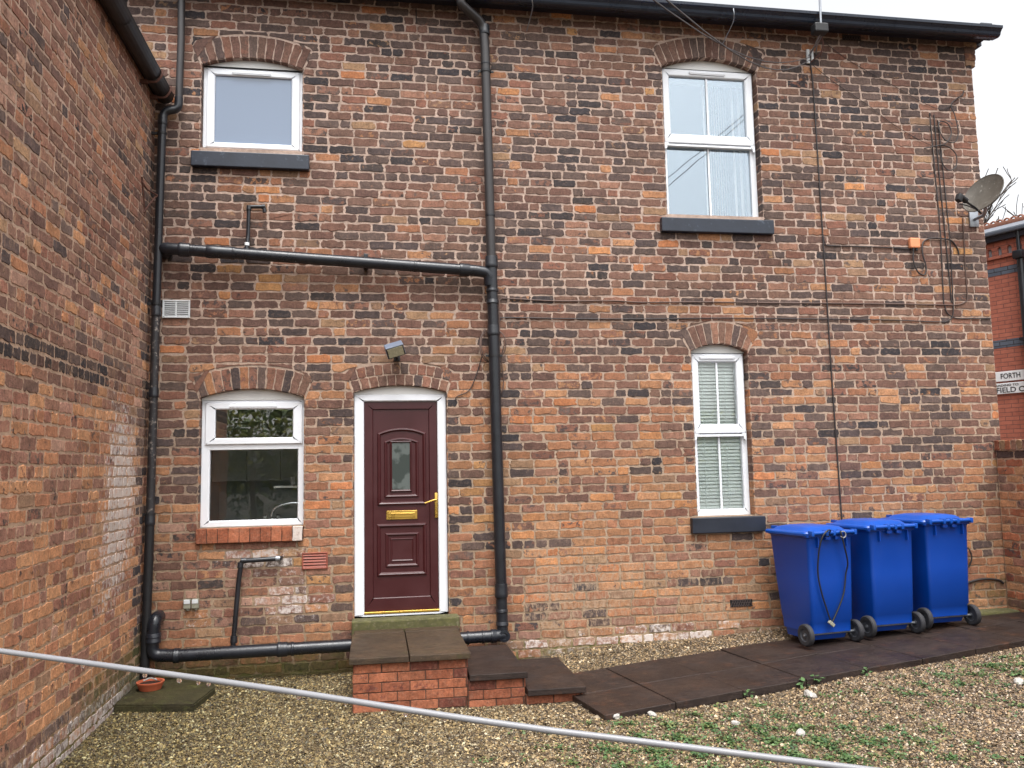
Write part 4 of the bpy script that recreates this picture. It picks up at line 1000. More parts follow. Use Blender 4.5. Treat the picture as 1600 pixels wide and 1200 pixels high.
mb = MB(); mb.box(gx + .007, gx + .22, -5, -.009, ZB - .2, zc_); mb.box(gx - .012, gx + .21, -5, -.009, zc_, zc_ + .1); mb.build('mortar_bed', M['mortar_left'], gw)

# ---------------- ground height
def pathz(x): return -.47 + .045 * (x - 1.7)
def sp_(x): return math.log1p(math.exp(x * 3)) / 3
def gz(x, y):
    z = -.525 + .045 * sp_(min(x, 12) - 1.75)
    bank = sstep(x, .9, 2.4) * (1 - sstep(x, 5.5, 6.6)) * math.exp(-(y / .45) ** 2) * .075 if y < .3 else 0
    z += bank + .02 * math.exp(-(y / .6) ** 2) + .008 * math.sin(x * 2.3 + y) * math.cos(y * 1.9 - x)
    return z
mt, t, b = newmat('gravel_bed'); p = pos(t)
vo = N(t, 'TexVoronoi', Scale=75.); t.links.new(p, vo.inputs['Vector'])
cr = t.nodes.new('ShaderNodeValToRGB'); el_ = cr.color_ramp.elements; el_[0].color = lin((50, 40, 30)) + (1,); el_[1].color = lin((140, 124, 98)) + (1,)
for ps, cc in ((.3, (84, 68, 48)), (.6, (112, 94, 68))): e = el_.new(ps); e.color = lin(cc) + (1,)
sc_ = N(t, 'SeparateColor'); t.links.new(vo.outputs['Color'], sc_.inputs[0]); t.links.new(sc_.outputs[0], cr.inputs[0])
c = mixc(t, rng(t, vo.outputs['Distance'], .25, .65), cr.outputs[0], lin((52, 42, 32)))
c = mixc(t, 1., c, rng(t, noise(t, 1.4, 5, .6, p), .3, .7, .75, 1.15), 'MULTIPLY')
t.links.new(c, b.inputs['Base Color']); b.inputs['Roughness'].default_value = .8
bump(t, mth(t, 'SUBTRACT', 1., vo.outputs['Distance']), .9, .01, b); M['gravel_bed'] = mt
mb = MB(); xs = [-60, -20, -8, -5] + [-3 + i * .2 for i in range(61)] + [10, 14, 20, 40, 80]; ys = [-70, -30, -16, -12] + [-9.5 + i * .2 for i in range(52)] + [2, 4, 8, 16, 40, 90]
vs = [(x, y, gz(x, y) if y < 1.5 else gz(x, .5) - .02) for y in ys for x in xs]; nx = len(xs)
mb.add(vs, [(j * nx + i, j * nx + i + 1, (j + 1) * nx + i + 1, (j + 1) * nx + i) for j in range(len(ys) - 1) for i in range(nx - 1)], True)
tag(mb.build('ground', M['gravel_bed'], recalc=False), kind='structure')

# ---------------- path of wet slabs, skewed to the wall
pa = Vector((1.66, -1.97, 0)); pd = Vector((.985, .17, 0)).normalized(); pn = Vector((-pd.y, pd.x, 0))
mb = MB(); pr = random.Random(4)
SW, SD = .6, .45
def pslab(a0, a1, b0, b1):
    bm = bmesh.new(); g = .004
    c8 = []
    for (a, b_) in ((a0 + g, b0 + g), (a1 - g, b0 + g), (a1 - g, b1 - g), (a0 + g, b1 - g)):
        q = pa + pd * a + pn * b_; c8.append(q)
    dz = pr.gauss(0, .0025); tl = pr.gauss(0, .003)
    top = [Vector((q.x, q.y, pathz(q.x) + dz + tl * (i % 2))) for i, q in enumerate(c8)]
    vt_ = [bm.verts.new(q) for q in top]; vb_ = [bm.verts.new(q - Z * .06) for q in top]
    bm.faces.new(vt_); bm.faces.new(vb_[::-1])
    for i in range(4): bm.faces.new((vb_[i], vb_[(i + 1) % 4], vt_[(i + 1) % 4], vt_[i]))
    bmesh.ops.bevel(bm, geom=[e for e in bm.edges], offset=.0035, segments=1, affect='EDGES')
    bm.verts.ensure_lookup_table(); bm.verts.index_update(); mb.add([v.co.copy() for v in bm.verts], [[v.index for v in f.verts] for f in bm.faces]); bm.free()
for k in range(9):
    pslab(k * SW, (k + 1) * SW, 0, .60); pslab(k * SW + .0, (k + 1) * SW + .0, .60, 1.25) if k < 9 else None
pslab(-.02, .0 - .001 + .02, .62, 1.2) if False else None
for k in range(4): pslab(3.9 + k * .4, 4.3 + k * .4, 1.25, 1.6)
tag(mb.build('path', M['slab']), kind='structure')

# moss at the foot of the right corner
mb = MB()
for k in range(1): mb.box(6.0, 6.65, -.2, -.012, -.36, -.235, .02)
tag(mb.build('moss_ledge', M['moss']), 'mossy ledge at the foot of the wall in the right corner', 'ledge')

# ---------------- door steps
st = empty('door_steps', (.7, -.7, -.53), 'red brick steps topped with dark wet slabs leading up to the maroon door', 'steps')
def step_col(u, v):
    k, c = pick(dict(newred=.8, newdk=.2)); f = .14 + (.2 if u < .05 and -.42 < v < -.28 else 0)
    return (c,) + (lin(rnd.choice(PAL['newdk'])), (f, .1 + .3 * sstep(-v, .36, .54), .24), rnd.choice((.2, .35, .45)))
B = Bricks(); GZ = -.56; ch2 = .0745
def lay_step(x0, x1, yf, zt, seed):
    r = random.Random(seed); nc = int((zt - GZ) / ch2) + 1
    for ci in range(nc):
        zb = zt - ci * ch2; za = zb - ch2; u = x0 - (.1 if ci % 2 else .0)
        while u < x1 - .01:
            ua, ub = max(u, x0), min(u + .2215, x1); u += .2215
            if ub - ua < .03: continue
            c, c2, fx, mx = step_col(ua, zb)
            B.add([(ua + .0035, za + .0035), (ub - .0035, za + .0035), (ub - .0035, zb - .0035), (ua + .0035, zb - .0035)], Vector((0, yf, 0)), X, Z, -Y, c, c2, fx, mx, jit=.0008, rc=.004, h=.005)
        for (xs_, nn, uu, y0_, y1_) in ((x0, -X, -Y, -yf - 1.25, -yf), (x1, X, Y, yf, yf + 1.25)):
            v = y0_ + (.11 if ci % 2 else 0)
            while v < y1_ - .02:
                vb = min(v + .2215, y1_); c, c2, fx, mx = step_col(.5, zb)
                B.add([(v + .0035, za + .0035), (vb - .0035, za + .0035), (vb - .0035, zb - .0035), (v + .0035, zb - .0035)], Vector((xs_, 0, 0)), uu, Z, nn, c, c2, fx, mx, jit=.0008, rc=.004, h=.005); v += .2215
lay_step(-.175, .725, -1.31, -.152, 1); lay_step(.725, 1.185, -1.33, -.325, 2); lay_step(1.185, 1.645, -1.37, -.452, 3)
B.build('brick_base', M['brick_new'], st)
mb = MB(); mb.box(-.171, .721, -1.306, -.16, GZ - .1, -.152); mb.box(.722, 1.181, -1.326, -.2, GZ - .1, -.325); mb.box(1.182, 1.641, -1.366, -.2, GZ - .1, -.452)
mb.build('mortar_bed', M['mortar_dark'], st)
for (x0, x1, y0, y1, zt, mt_, nm) in ((-.205, .258, -1.345, -.36, -.1, 'slab_green', 'landing_slab'), (.266, .745, -1.35, -.36, -.1, 'slab_green', 'landing_slab'), (-.19, .255, -.352, -.2, -.098, 'slab_green', 'landing_slab'), (.263, .76, -.352, -.2, -.098, 'slab_green', 'landing_slab'),
                             (.735, 1.20, -1.365, -.30, -.272, 'slab', 'step_slab'), (1.19, 1.665, -1.42, -.36, -.4, 'slab', 'step_slab')):
    mb = MB(); mb.box(x0, x1, y0, y1, zt - .05, zt, .006); mb.build(nm, M[mt_], st)
mb = MB(); mb.box(-.215, .775, -.205, -.004, -.2, -.02, .012)
mb.build('sill_block', M['moss'], st, 'mossy stone sill block under the door')

# ---------------- corner slab, saucer
def prism(pts, z0, z1, bev):
    bm = bmesh.new(); a = [bm.verts.new((x, y, z1)) for x, y in pts]; b_ = [bm.verts.new((x, y, z0)) for x, y in pts]; n = len(pts)
    bm.faces.new(a); bm.faces.new(b_[::-1])
    for i in range(n): bm.faces.new((b_[i], b_[(i + 1) % n], a[(i + 1) % n], a[i]))
    bmesh.ops.bevel(bm, geom=list(bm.edges), offset=bev, segments=2, affect='EDGES'); bm.verts.ensure_lookup_table(); bm.verts.index_update()
    q = MB(); q.add([v.co.copy() for v in bm.verts], [[v.index for v in f.verts] for f in bm.faces]); bm.free(); return q
mb = prism([(-2.05, -.87), (-1.42, -1.01), (-1.345, -.5), (-1.45, -.03), (-2.05, -.03)], -.55, -.455, .01)
tag(mb.build('paving_slab', M['slab_moss']), 'green mossy paving slab in the left corner under the downpipe', 'slab')
sa = empty('plant_saucer', (-1.885, -.43, -.455), 'terracotta saucer with dark wet soil on the mossy corner slab', 'saucer')
mb = MB(); mb.lathe([(0, 0), (.085, 0), (.108, .05), (.112, .055), (.112, .066), (.1, .066), (.092, .03), (0, .026)], (-1.885, -.43, -.453), Z, 32); mb.build('dish', M['terracotta'], sa)
mb = MB(); mb.lathe([(0, .003), (.05, .0), (.097, .0)], (-1.885, -.43, -.405), Z, 24); mb.build('soil', M['soil'], sa)
mb = MB(); mb.tube(smooth_path([(-1.95, -.4, -.388), (-1.90, -.37, -.376), (-1.84, -.40, -.386)], 4), .006, 6); mb.build('pale_strip', M['stone_white'], sa)

# ---------------- bins (authored at the origin, rear side facing -Y)
def rrect(x0, x1, y0, y1, r, n=4):
    pts = []
    for cx, cy, a0 in ((x1 - r, y0 + r, -90), (x1 - r, y1 - r, 0), (x0 + r, y1 - r, 90), (x0 + r, y0 + r, 180)):
        for i in range(n + 1):
            a = rad(a0 + 90 * i / n); pts.append((cx + r * math.cos(a), cy + r * math.sin(a)))
    return pts
def loft(mb, secs, cap0=True, cap1=True, smooth=True):
    n = len(secs[0]); vs = [p for s in secs for p in s]
    mb.add(vs, [(k * n + i, k * n + (i + 1) % n, (k + 1) * n + (i + 1) % n, (k + 1) * n + i) for k in range(len(secs) - 1) for i in range(n)], smooth)
    if cap0: mb.add(secs[0], [tuple(range(n))[::-1]])
    if cap1: mb.add(secs[-1], [tuple(range(n))])
def make_bin():
    r_ = empty('wheelie_bin', (0, 0, 0)); mb = MB()
    def sec(z, hx, y0, y1, r=.035): return [(x, y, z) for x, y in rrect(-hx, hx, y0, y1, r)]
    loft(mb, [sec(.04, .2, .09, .46), sec(.105, .205, .055, .475), sec(.11, .222, .028, .48), sec(.205, .225, .026, .49), sec(.225, .23, .012, .493), sec(.6, .24, .0, .545), sec(.975, .25, -.01, .585), sec(.99, .256, -.016, .59), sec(.995, .27, -.03, .607, .04), sec(1.03, .274, -.034, .612, .04)])
    for sx in (-.16, .16):       # stiffening gussets under the rear rim
        mb.box(sx - .005, sx + .005, -.042, .0, .90, .995)
    for sx in (-.055, .055): mb.box(sx - .028, sx + .028, -.05, -.01, .968, 1.0, .004)
    mb.build('body', M['bin'], r_)
    mb = MB()
    def ls(z, hx, y0, y1, r=.05): return [(x, y, z + .045 + (y * -.014)) for x, y in rrect(-hx, hx, y0, y1, r)]
    loft(mb, [ls(.965, .288, -.02, .625), ls(.985, .292, -.025, .63), ls(.99, .29, -.022, .628), ls(1.0, .282, -.018, .62), ls(1.004, .235, .03, .575, .06), ls(1.032, .21, .06, .54, .08), ls(1.046, .14, .11, .48, .08), ls(1.05, .05, .19, .4, .045)], False, True)
    for sx in (-.17, .17): loft(mb, [[(sx + a, y, 1.04) for a, y in rrect(-.02, .02, .53, .65, .012)], [(sx + a, y, 1.066) for a, y in rrect(-.016, .016, .54, .645, .01)]], False, True)
    mb.build('lid', M['bin_lid'], r_)
    mb = MB(); mb.tube([(-.25, -.058, 1.036), (.25, -.058, 1.036)], .0175, 12)
    for sx in (-.24, -.08, .0, .08, .24): mb.box(sx - .014, sx + .014, -.078, -.015, 1.008, 1.058, .005)
    mb.build('handle', M['bin_lid'], r_)
    mb = MB(); mb.tube([(-.305, .055, .1), (.305, .055, .1)], .011, 10); mb.build('axle', M['steel'], r_)
    for sx in (-1, 1):
        x = sx * .278; mb = MB()
        mb.lathe([(.06, -.024), (.09, -.026), (.1, -.018), (.102, 0), (.1, .018), (.09, .026), (.06, .024)], (x, .055, .1), X, 28); w_ = mb.build('wheel', M['tyre'], r_)
        mb = MB(); mb.lathe([(.0, -.022), (.018, -.024), (.02, -.012), (.05, -.010), (.062, -.02), (.062, .02), (.05, .01), (.02, .012), (.018, .024), (0, .022)], (x, .055, .1), X, 20)
        for k in range(6):
            a = k * math.pi / 3; mb.box(-.012, .012, -.004, .004, .018, .055, M=Matrix.Translation((x, .055, .1)) @ Matrix.Rotation(a, 4, 'X'))
        h_ = mb.build('hub', M['hub'], r_); h_.parent = w_; h_.location = (0, 0, 0)
    return r_
def copy_tree(o, parent=None):
    c = o.copy(); COL.objects.link(c); c.parent = parent
    for ch in list(o.children): copy_tree(ch, c)
    return c
bin0 = make_bin()
BL = ['blue wheelie bin with a black looped cord hanging on its back, nearest the narrow window', 'middle blue wheelie bin standing between two others', 'blue wheelie bin nearest the right corner of the house']
BP = [(4.22, -.76, 9), (4.90, -.69, 7), (5.555, -.61, 5)]
for i, (x, y, a) in enumerate(BP):
    o = bin0 if i == 0 else copy_tree(bin0)
    o.location = (x, y, pathz(x) + .012); o.rotation_euler = (0, 0, rad(a)); tag(o, BL[i], 'bin', 'blue wheelie bins by the wall')
# the cord on the first bin
Tb = Matrix.Translation((BP[0][0], BP[0][1], pathz(BP[0][0]) + .012)) @ Matrix.Rotation(rad(BP[0][2]), 4, 'Z')
co = empty('looped_cord', Tb @ Vector((-.05, -.08, .6)), 'thin black cord looped over the rear handle of the first blue bin', 'cord')
mb = MB(); L = [(.09, -.05, 1.01), (.06, -.085, 1.04), (.09, -.09, .9), (.14, -.06, .75), (.135, -.03, .64), (.1, -.03, .47), (.02, -.025, .31), (-.04, -.02, .215), (-.055, -.02, .22), (-.105, -.025, .36), (-.15, -.03, .5), (-.18, -.035, .66), (-.185, -.06, .82), (-.17, -.09, .97), (-.115, -.1, 1.05), (-.06, -.09, 1.06), (-.055, -.05, 1.0)]
mb.tube([Tb @ p for p in smooth_path(L, 6)], .0075, 8); mb.build('cord', M['blackplastic'], co)
mb = MB(); Tc = Tb @ Matrix.Translation((-.05, -.02, .20)) @ Matrix.Rotation(rad(40), 4, 'Y'); mb.box(-.035, .035, -.012, .012, -.016, .016, .004, M=Tc); mb.build('clasp', M['greybox'], co)
mb = MB(); mb.tube([Tb @ Vector((.08 + .03 * math.cos(a), -.092, 1.015 + .03 * math.sin(a))) for a in [rad(-150 + 25 * k) for k in range(12)]], .006, 8); mb.build('hook', M['rope'], co)

# ---------------- foreground washing line
def ray(px, py, depth):
    v = R3 * ((px - 800) / 1300) + U3 * (-(py - 600) / 1300) + F3
    return CAM + v * depth
pA = ray(0, 1017, 1.16); pB = ray(400, 1072.5, 1.03); pC = ray(800, 1133, .97); pD = ray(1330, 1199.5, .93)
d0 = (pA - pB).normalized(); tl = 1.6; pL = pA + d0 * tl
d1 = (pD - pC).normalized(); pR = pD + d1 * 2.4
wl = empty('washing_line', pL, 'wet pale grey plastic washing line slung across the front of the yard', 'washing line')
mb = MB(); mb.tube(smooth_path([pL, pA, pB, pC, pD, pR], 14), .0038, 12); mb.build('line', M['rope'], wl)
mb = MB(); zg = gz(pL.x, pL.y); mb.box(pL.x - .08, pL.x, pL.y - .04, pL.y + .04, zg - .1, pL.z + .25, .006)
tag(mb.build('line_post', M['wood']), 'grey timber post holding the left end of the washing line', 'post')
mb = MB(); zg = gz(pR.x, pR.y); mb.box(pR.x - .0, pR.x + .06, pR.y - .03, pR.y + .03, zg - .1, pR.z + .3, .006)
tag(mb.build('line_post', M['wood']), 'grey timber post holding the right end of the washing line', 'post')
dps = [(60, .6), (140, .75), (238, .9), (290, 1.), (318, .8), (333, .8), (470, .8), (545, .5), (640, .9), (700, .6)]
key = [(0, pA), (400, pB), (800, pC), (1330, pD)]
for px, s in dps:
    for (xa, qa), (xb, qb) in zip(key, key[1:]):
        if xa <= px <= xb:
            p_ = qa.lerp(qb, (px - xa) / (xb - xa)) - Z * .0046; mb = MB()
            mb.lathe([(0, -.0042 * s), (.0022 * s, -.0036 * s), (.0032 * s, -.0015 * s), (.003 * s, .001 * s), (.0018 * s, .003 * s)], p_, Z, 10); mb.build('water_drop', M['water'], wl); break

# ---------------- red brick building beyond the corner
def brick_tex(name, c1, c2, mo, dark=None):
    mt, t, b = newmat(name); tc = N(t, 'TexCoord'); sx = N(t, 'SeparateXYZ'); t.links.new(tc.outputs['Object'], sx.inputs[0])
    cx = N(t, 'CombineXYZ'); t.links.new(mth(t, 'ADD', sx.outputs[0], sx.outputs[1]), cx.inputs[0]); t.links.new(sx.outputs[2], cx.inputs[1])
    br_ = t.nodes.new('ShaderNodeTexBrick'); t.links.new(cx.outputs[0], br_.inputs['Vector'])
    for k, v in (('Color1', lin(c1) + (1,)), ('Color2', lin(c2) + (1,)), ('Mortar', lin(mo) + (1,)), ('Scale', 1.), ('Mortar Size', .006), ('Brick Width', .225), ('Row Height', .07)): br_.inputs[k].default_value = v
    c = mixc(t, 1., br_.outputs['Color'], rng(t, noise(t, 12, 5, .7, tc.outputs['Object']), .3, .7, .82, 1.15), 'MULTIPLY')
    t.links.new(c, b.inputs['Base Color']); b.inputs['Roughness'].default_value = .8
    bump(t, mth(t, 'SUBTRACT', 1., br_.outputs['Fac']), .6, .006, b); return mt
M['red_far'] = brick_tex('smooth_red_brick', (180, 108, 88), (168, 98, 80), (124, 80, 70))
M['blue_far'] = brick_tex('blue_grey_brick', (84, 92, 106), (96, 104, 118), (48, 44, 48))
fb = empty('corner_building', (10.5223, 3.9442, 0), 'red brick building beyond the right corner with blue brick bands and small arches', 'building')
fb.rotation_euler = (0, 0, math.atan2(-.925, .38))
def fpart(mb, name, mat, par=None, label=None):
    o = mb.build(name, mat, None, label); o.parent = par or fb; return o
mb = MB(); mb.box(-4, 9, .0, 6, -.6, 4.98); fpart(mb, 'wall', M['red_far'])
for z0, z1 in ((4.42, 4.55), (3.185, 3.32)):
    mb = MB(); mb.box(-4, 9, -.004, .0, z0, z1); fpart(mb, 'brick_band', M['blue_far'])
mb = MB(); hs_ = []
for k in range(-10, 40):
    xc = -.36 + k * .162
    hs_.append([(xc - .035, 4.745), (xc + .035, 4.745), (xc + .035, 4.85)] + [(xc + .035 * math.cos(a), 4.85 + .035 * math.sin(a)) for a in [math.pi * q / 6 for q in range(1, 6)]] + [(xc - .035, 4.85)])
sheet_with_holes(mb, [(-4, 4.70), (9, 4.70), (9, 4.98), (-4, 4.98)], hs_, lambda x, z: (x, -.045, z))
for h_ in hs_:
    n = len(h_)
    for i in range(n):
        a, b_ = h_[i], h_[(i + 1) % n]; mb.add([(a[0], -.045, a[1]), (b_[0], -.045, b_[1]), (b_[0], .0, b_[1]), (a[0], .0, a[1])], [(0, 1, 2, 3)])
mb.add([(-4, -.045, 4.70), (9, -.045, 4.70), (9, 0, 4.70), (-4, 0, 4.70)], [(0, 1, 2, 3)])
o = mb.build('corbel_course', M['red_far'], None, recalc=False); o.parent = fb
mb = MB(); mb.box(-4, 9, -.0035, -.0005, 4.73, 4.9); fpart(mb, 'recess_back', plain('pale_recess', (150, 152, 158), .8, .15, 8))
mb = MB(); mb.box(-4, 9, -.13, .0, 4.98, 5.07); fpart(mb, 'fascia_board', M['soffit'])
mb = MB(); mb.box(-4, 9, -.19, -.06, 5.07, 5.145, .02); fpart(mb, 'gutter', plain('grey_gutter', (78, 84, 94), .45, .1, 6))
mb = MB(); mb.add([(-4, -.17, 5.15), (9, -.17, 5.15), (9, .9, 5.50), (-4, .9, 5.50), (-4, 3, 4.9), (9, 3, 4.9)], [(0, 1, 2, 3), (3, 2, 5, 4)]); fpart(mb, 'roof', plain('pale_slate_roof', (104, 108, 116), .6, .2, 6))
mb = MB(); mb.box(-4, 9, .84, .96, 5.47, 5.555, .01)
for k in range(110):
    x = -4 + k * .118; mb.tube([(x, .9, 5.545), (x + .025, .9, 5.59), (x + .06, .9, 5.605), (x + .093, .9, 5.59), (x + .118, .9, 5.545)], .018, 6)
fpart(mb, 'ridge_tiles', plain('weathered_ridge_clay', (132, 88, 70), .8, .2, 12))
mb = MB(); mb.tube([(.15, -.10, 4.66), (.15, -.10, -.5)], .055, 14); mb.tube([(.15, -.12, 5.08), (.15, -.12, 4.7)], .03, 10); mb.box(.07, .23, -.2, .0, 4.60, 4.74, .02); fpart(mb, 'downpipe', M['pipe'])
mb = MB(); mb.box(.06, .24, -.16, -.002, 3.25, 3.3, .004); fpart(mb, 'pipe_bracket', M['pipe'])

def text_mesh(txt, x0, x1, z, h, y, parent, name='lettering'):
    cu_ = bpy.data.curves.new(name, 'FONT'); cu_.body = txt; cu_.extrude = .0015; cu_.size = 1; cu_.offset = .012
    to = bpy.data.objects.new('tmp', cu_); COL.objects.link(to); bpy.context.view_layer.update()
    me = bpy.data.meshes.new_from_object(to.evaluated_get(bpy.context.evaluated_depsgraph_get())); bpy.data.objects.remove(to)
    co_ = np.array([v.co for v in me.vertices]); mn, mx = co_.min(0), co_.max(0)
    for v in me.vertices:
        u = (v.co.x - mn[0]) / (mx[0] - mn[0]); w_ = (v.co.y - mn[1]) / (mx[1] - mn[1])
        v.co = Vector((x0 + u * (x1 - x0), y - (v.co.z + .0015), z + w_ * h))
    me.materials.append(M['signblack']); o = bpy.data.objects.new(name, me); COL.objects.link(o); o.parent = parent; return o
for (z0, z1, lab, txts) in ((2.62, 2.785, 'upper white street sign plate with dark capitals on the red brick wall', (('FORTH', -.345, -.03, 2.662, .088),)),
                          (2.41, 2.59, 'lower white street sign plate with two lines of dark letters on the red brick wall', (('LEADING TO', -.47, -.07, 2.535, .036), ('FIELD CLOSE', -.43, .32, 2.43, .088)))):
    sg = empty('street_sign', fb.location.copy(), lab, 'street sign', 'street name plates on the red brick building'); sg.rotation_euler = fb.rotation_euler
    mb = MB(); mb.box(-.5, .52 if z0 > 2.5 else .42, -.03, -.012, z0, z1, .004); o = mb.build('plate', M['signwhite']); o.parent = sg
    mb = MB(); mb.box(-.4, -.36, -.012, .0, z0 + .04, z1 - .04); mb.box(.3, .34, -.012, .0, z0 + .04, z1 - .04); o = mb.build('fixing', M['steel']); o.parent = sg
    for tx in txts: text_mesh(*tx, -.031, sg)

# ---------------- bare tree behind it
def bare_tree(base, h, seed):
    r = random.Random(seed); mt_ = MB(); mc = MB()
    def grow(p, d, L, rad_, lev):
        pts = [p]; rs = [rad_]; q = p.copy(); dd = d.copy(); n = 4
        for i in range(n):
            dd = (dd + Vector((r.gauss(0, .12), r.gauss(0, .12), r.gauss(.05, .08)))).normalized(); q = q + dd * L / n; pts.append(q.copy()); rs.append(max(.017, rad_ * (1 - .6 * (i + 1) / n)))
        (mt_ if lev == 0 else mc).tube(pts, rs, 7 if lev < 2 else 4, caps=False)
        if lev >= 5: return
        for k in range(5 if lev < 2 else 4):
            i = r.randint(2 if lev < 2 else 1, n); f = pts[i]
            a = r.uniform(0, 2 * math.pi); sd_ = Vector((math.cos(a), math.sin(a), r.uniform(.2, .7)))
            grow(f.copy(), (dd * .8 + sd_ * .75).normalized(), L * r.uniform(.5, .75), rs[i] * .75, lev + 1)
    grow(Vector(base), Z, h * .42, .3, 0)
    t = empty('bare_tree', base, 'leafless tree with fine twigs behind the red brick building', 'tree')
    mt_.build('trunk', M['bark'], t, recalc=False); mc.build('crown', M['bark'], t, recalc=False)
bare_tree((28.6, 24, -.5), 16.5, 5)

# ---------------- hedge behind the camera (seen only reflected in the panes)
mt, t, b = newmat('hedge_leaf'); at_ = N(t, 'Attribute', attribute_name='bcol'); t.links.new(at_.outputs['Color'], b.inputs['Base Color']); b.inputs['Roughness'].default_value = .6; M['leaf'] = mt
def leaf_mesh(name, P, S_, cols, mat, flat=.0, seed=1, fold=.25):
    r = np.random.default_rng(seed); n = len(P); a = r.uniform(0, 2 * np.pi, n)
    if flat: 
        tilt = r.normal(0, flat, n); up = np.stack([np.sin(tilt) * np.cos(a + 1), np.sin(tilt) * np.sin(a + 1), np.cos(tilt)], 1)
    else: up = r.normal(0, 1, (n, 3)); up /= np.linalg.norm(up, axis=1)[:, None]
    d = np.stack([np.cos(a), np.sin(a), r.normal(0, .3, n)], 1); d -= up * (d * up).sum(1)[:, None]; d /= np.linalg.norm(d, axis=1)[:, None]; s = np.cross(up, d)
    S_ = S_[:, None]
    v = np.stack([P, P + d * S_ * .5 + s * S_ * .42 + up * S_ * fold * .5, P + d * S_ * 1.1 + up * S_ * .1, P + d * S_ * .5 - s * S_ * .42 + up * S_ * fold * .5], 1).reshape(-1, 3)
    me = bpy.data.meshes.new(name); me.vertices.add(4 * n); me.vertices.foreach_set('co', v.ravel().astype(np.float32))
    idx = np.arange(4 * n).reshape(-1, 4); f = np.concatenate([idx[:, [0, 1, 2]], idx[:, [0, 2, 3]]], 1).reshape(-1)
    me.loops.add(6 * n); me.loops.foreach_set('vertex_index', f.astype(np.int32)); me.polygons.add(2 * n); me.polygons.foreach_set('loop_start', np.arange(0, 6 * n, 3, dtype=np.int32))
    me.polygons.foreach_set('loop_total', np.full(2 * n, 3, dtype=np.int32)); me.update(calc_edges=True); me.validate()
    at = me.attributes.new('bcol', 'FLOAT_COLOR', 'POINT'); c4 = np.ones((4 * n, 4), np.float32); c4[:, :3] = np.repeat(cols, 4, 0); at.data.foreach_set('color', c4.ravel())
    me.materials.append(mat); o = bpy.data.objects.new(name, me); COL.objects.link(o); return o
R_ = np.random.default_rng(3)
n = 42000; P = np.stack([R_.uniform(-22, 16, n), R_.uniform(-29, -25, n), R_.uniform(0, 1, n)], 1)
P[:, 2] = -.5 + P[:, 2] ** .7 * (3.6 + 1.6 / (1 + np.exp(P[:, 0] + 1)) + .5 * np.sin(P[:, 0] * .9) + .35 * np.sin(P[:, 0] * 2.7 + 1))
cl = np.array([lin((92, 116, 48)), lin((134, 146, 62)), lin((60, 80, 38)), lin((166, 166, 84))])[R_.integers(0, 4, n)]
tag(leaf_mesh('hedge', P, R_.uniform(.1, .24, n), cl, M['leaf'], 0, 2), 'leafy green hedge across the yard behind the viewer', 'hedge')

# ---------------- gravel
def inside_path(x, y):
    q = np.stack([x - pa.x, y - pa.y], 1); a = q @ np.array([pd.x, pd.y]); b_ = q @ np.array([pn.x, pn.y])
    return ((a > -.005) & (a < 5.4) & (b_ > -.002) & (b_ < 1.255)) | ((a > 3.9) & (a < 5.5) & (b_ > 1.2) & (b_ < 1.6))
def gz_np(x, y):
    z = -.525 + .045 * np.log1p(np.exp((np.minimum(x, 12) - 1.75) * 3)) / 3
    ss = lambda v, a, b_: (lambda q: q * q * (3 - 2 * q))(np.clip((v - a) / (b_ - a), 0, 1))
    z = z + ss(x, .9, 2.4) * (1 - ss(x, 5.5, 6.6)) * np.exp(-(y / .45) ** 2) * .075
    return z + .02 * np.exp(-(y / .6) ** 2) + .008 * np.sin(x * 2.3 + y) * np.cos(y * 1.9 - x)
n = 300000; x = R_.uniform(-2.05, 6.6, n); y = -.02 - 4.4 * R_.uniform(0, 1, n)
ok = ~inside_path(x, y) & ~((x > -.19) & (x < .74) & (y > -1.34)) & ~((x > .72) & (x < 1.2) & (y > -1.35)) & ~((x > 1.18) & (x < 1.65) & (y > -1.4)) & ~((x < -1.4) & (y > -.88)) 
ok &= x < 6.3 - (y + .4) * .0
x, y = x[ok], y[ok]; n = len(x); z = gz_np(x, y)
oc = np.array([(1, 0, 0), (0, 1, 0), (-1, 0, 0), (0, -1, 0), (0, 0, 1), (0, 0, -1)], float)
fc = np.array([(0, 1, 4), (1, 2, 4), (2, 3, 4), (3, 0, 4)])
rr = np.exp(R_.normal(math.log(.0068), .32, n)); V_ = oc[None] * (rr[:, None, None] * R_.uniform(.7, 1.35, (n, 1, 3))) * np.array([1.15, .95, .7]) + R_.normal(0, 1, (n, 6, 3)) * rr[:, None, None] * .16
th = R_.uniform(0, 2 * np.pi, n); ph = R_.normal(0, .45, n)
ct, s_t = np.cos(th), np.sin(th); cph, sph = np.cos(ph), np.sin(ph)
x1 = V_[:, :, 0] * cph[:, None] + V_[:, :, 2] * sph[:, None]; z1 = -V_[:, :, 0] * sph[:, None] + V_[:, :, 2] * cph[:, None]; y1 = V_[:, :, 1]
V_ = np.stack([x1 * ct[:, None] - y1 * s_t[:, None] + x[:, None], x1 * s_t[:, None] + y1 * ct[:, None] + y[:, None], z1 + (z + R_.uniform(-.001, .007, n))[:, None]], 2)
pal = np.array([lin(c) for c in ((186, 160, 118), (160, 134, 98), (140, 116, 84), (206, 190, 160), (118, 98, 74), (96, 80, 62), (172, 156, 132), (150, 128, 92))])
ci = R_.choice(len(pal), n, p=[.2, .2, .16, .1, .12, .08, .08, .06]); cc = pal[ci] * (.15 + .86 * R_.uniform(0, 1, n) ** 1.4)[:, None]
yel = np.clip((1.5 - x) / 3, 0, 1)[:, None]; cc = cc * (1 - yel * np.array([.12, .05, .26])) * (1 - .16 * yel)
pk = np.clip((x - 2.2) / 2, 0, 1)[:, None]; cc = cc * (1 + pk * np.array([.0, -.03, .06]))
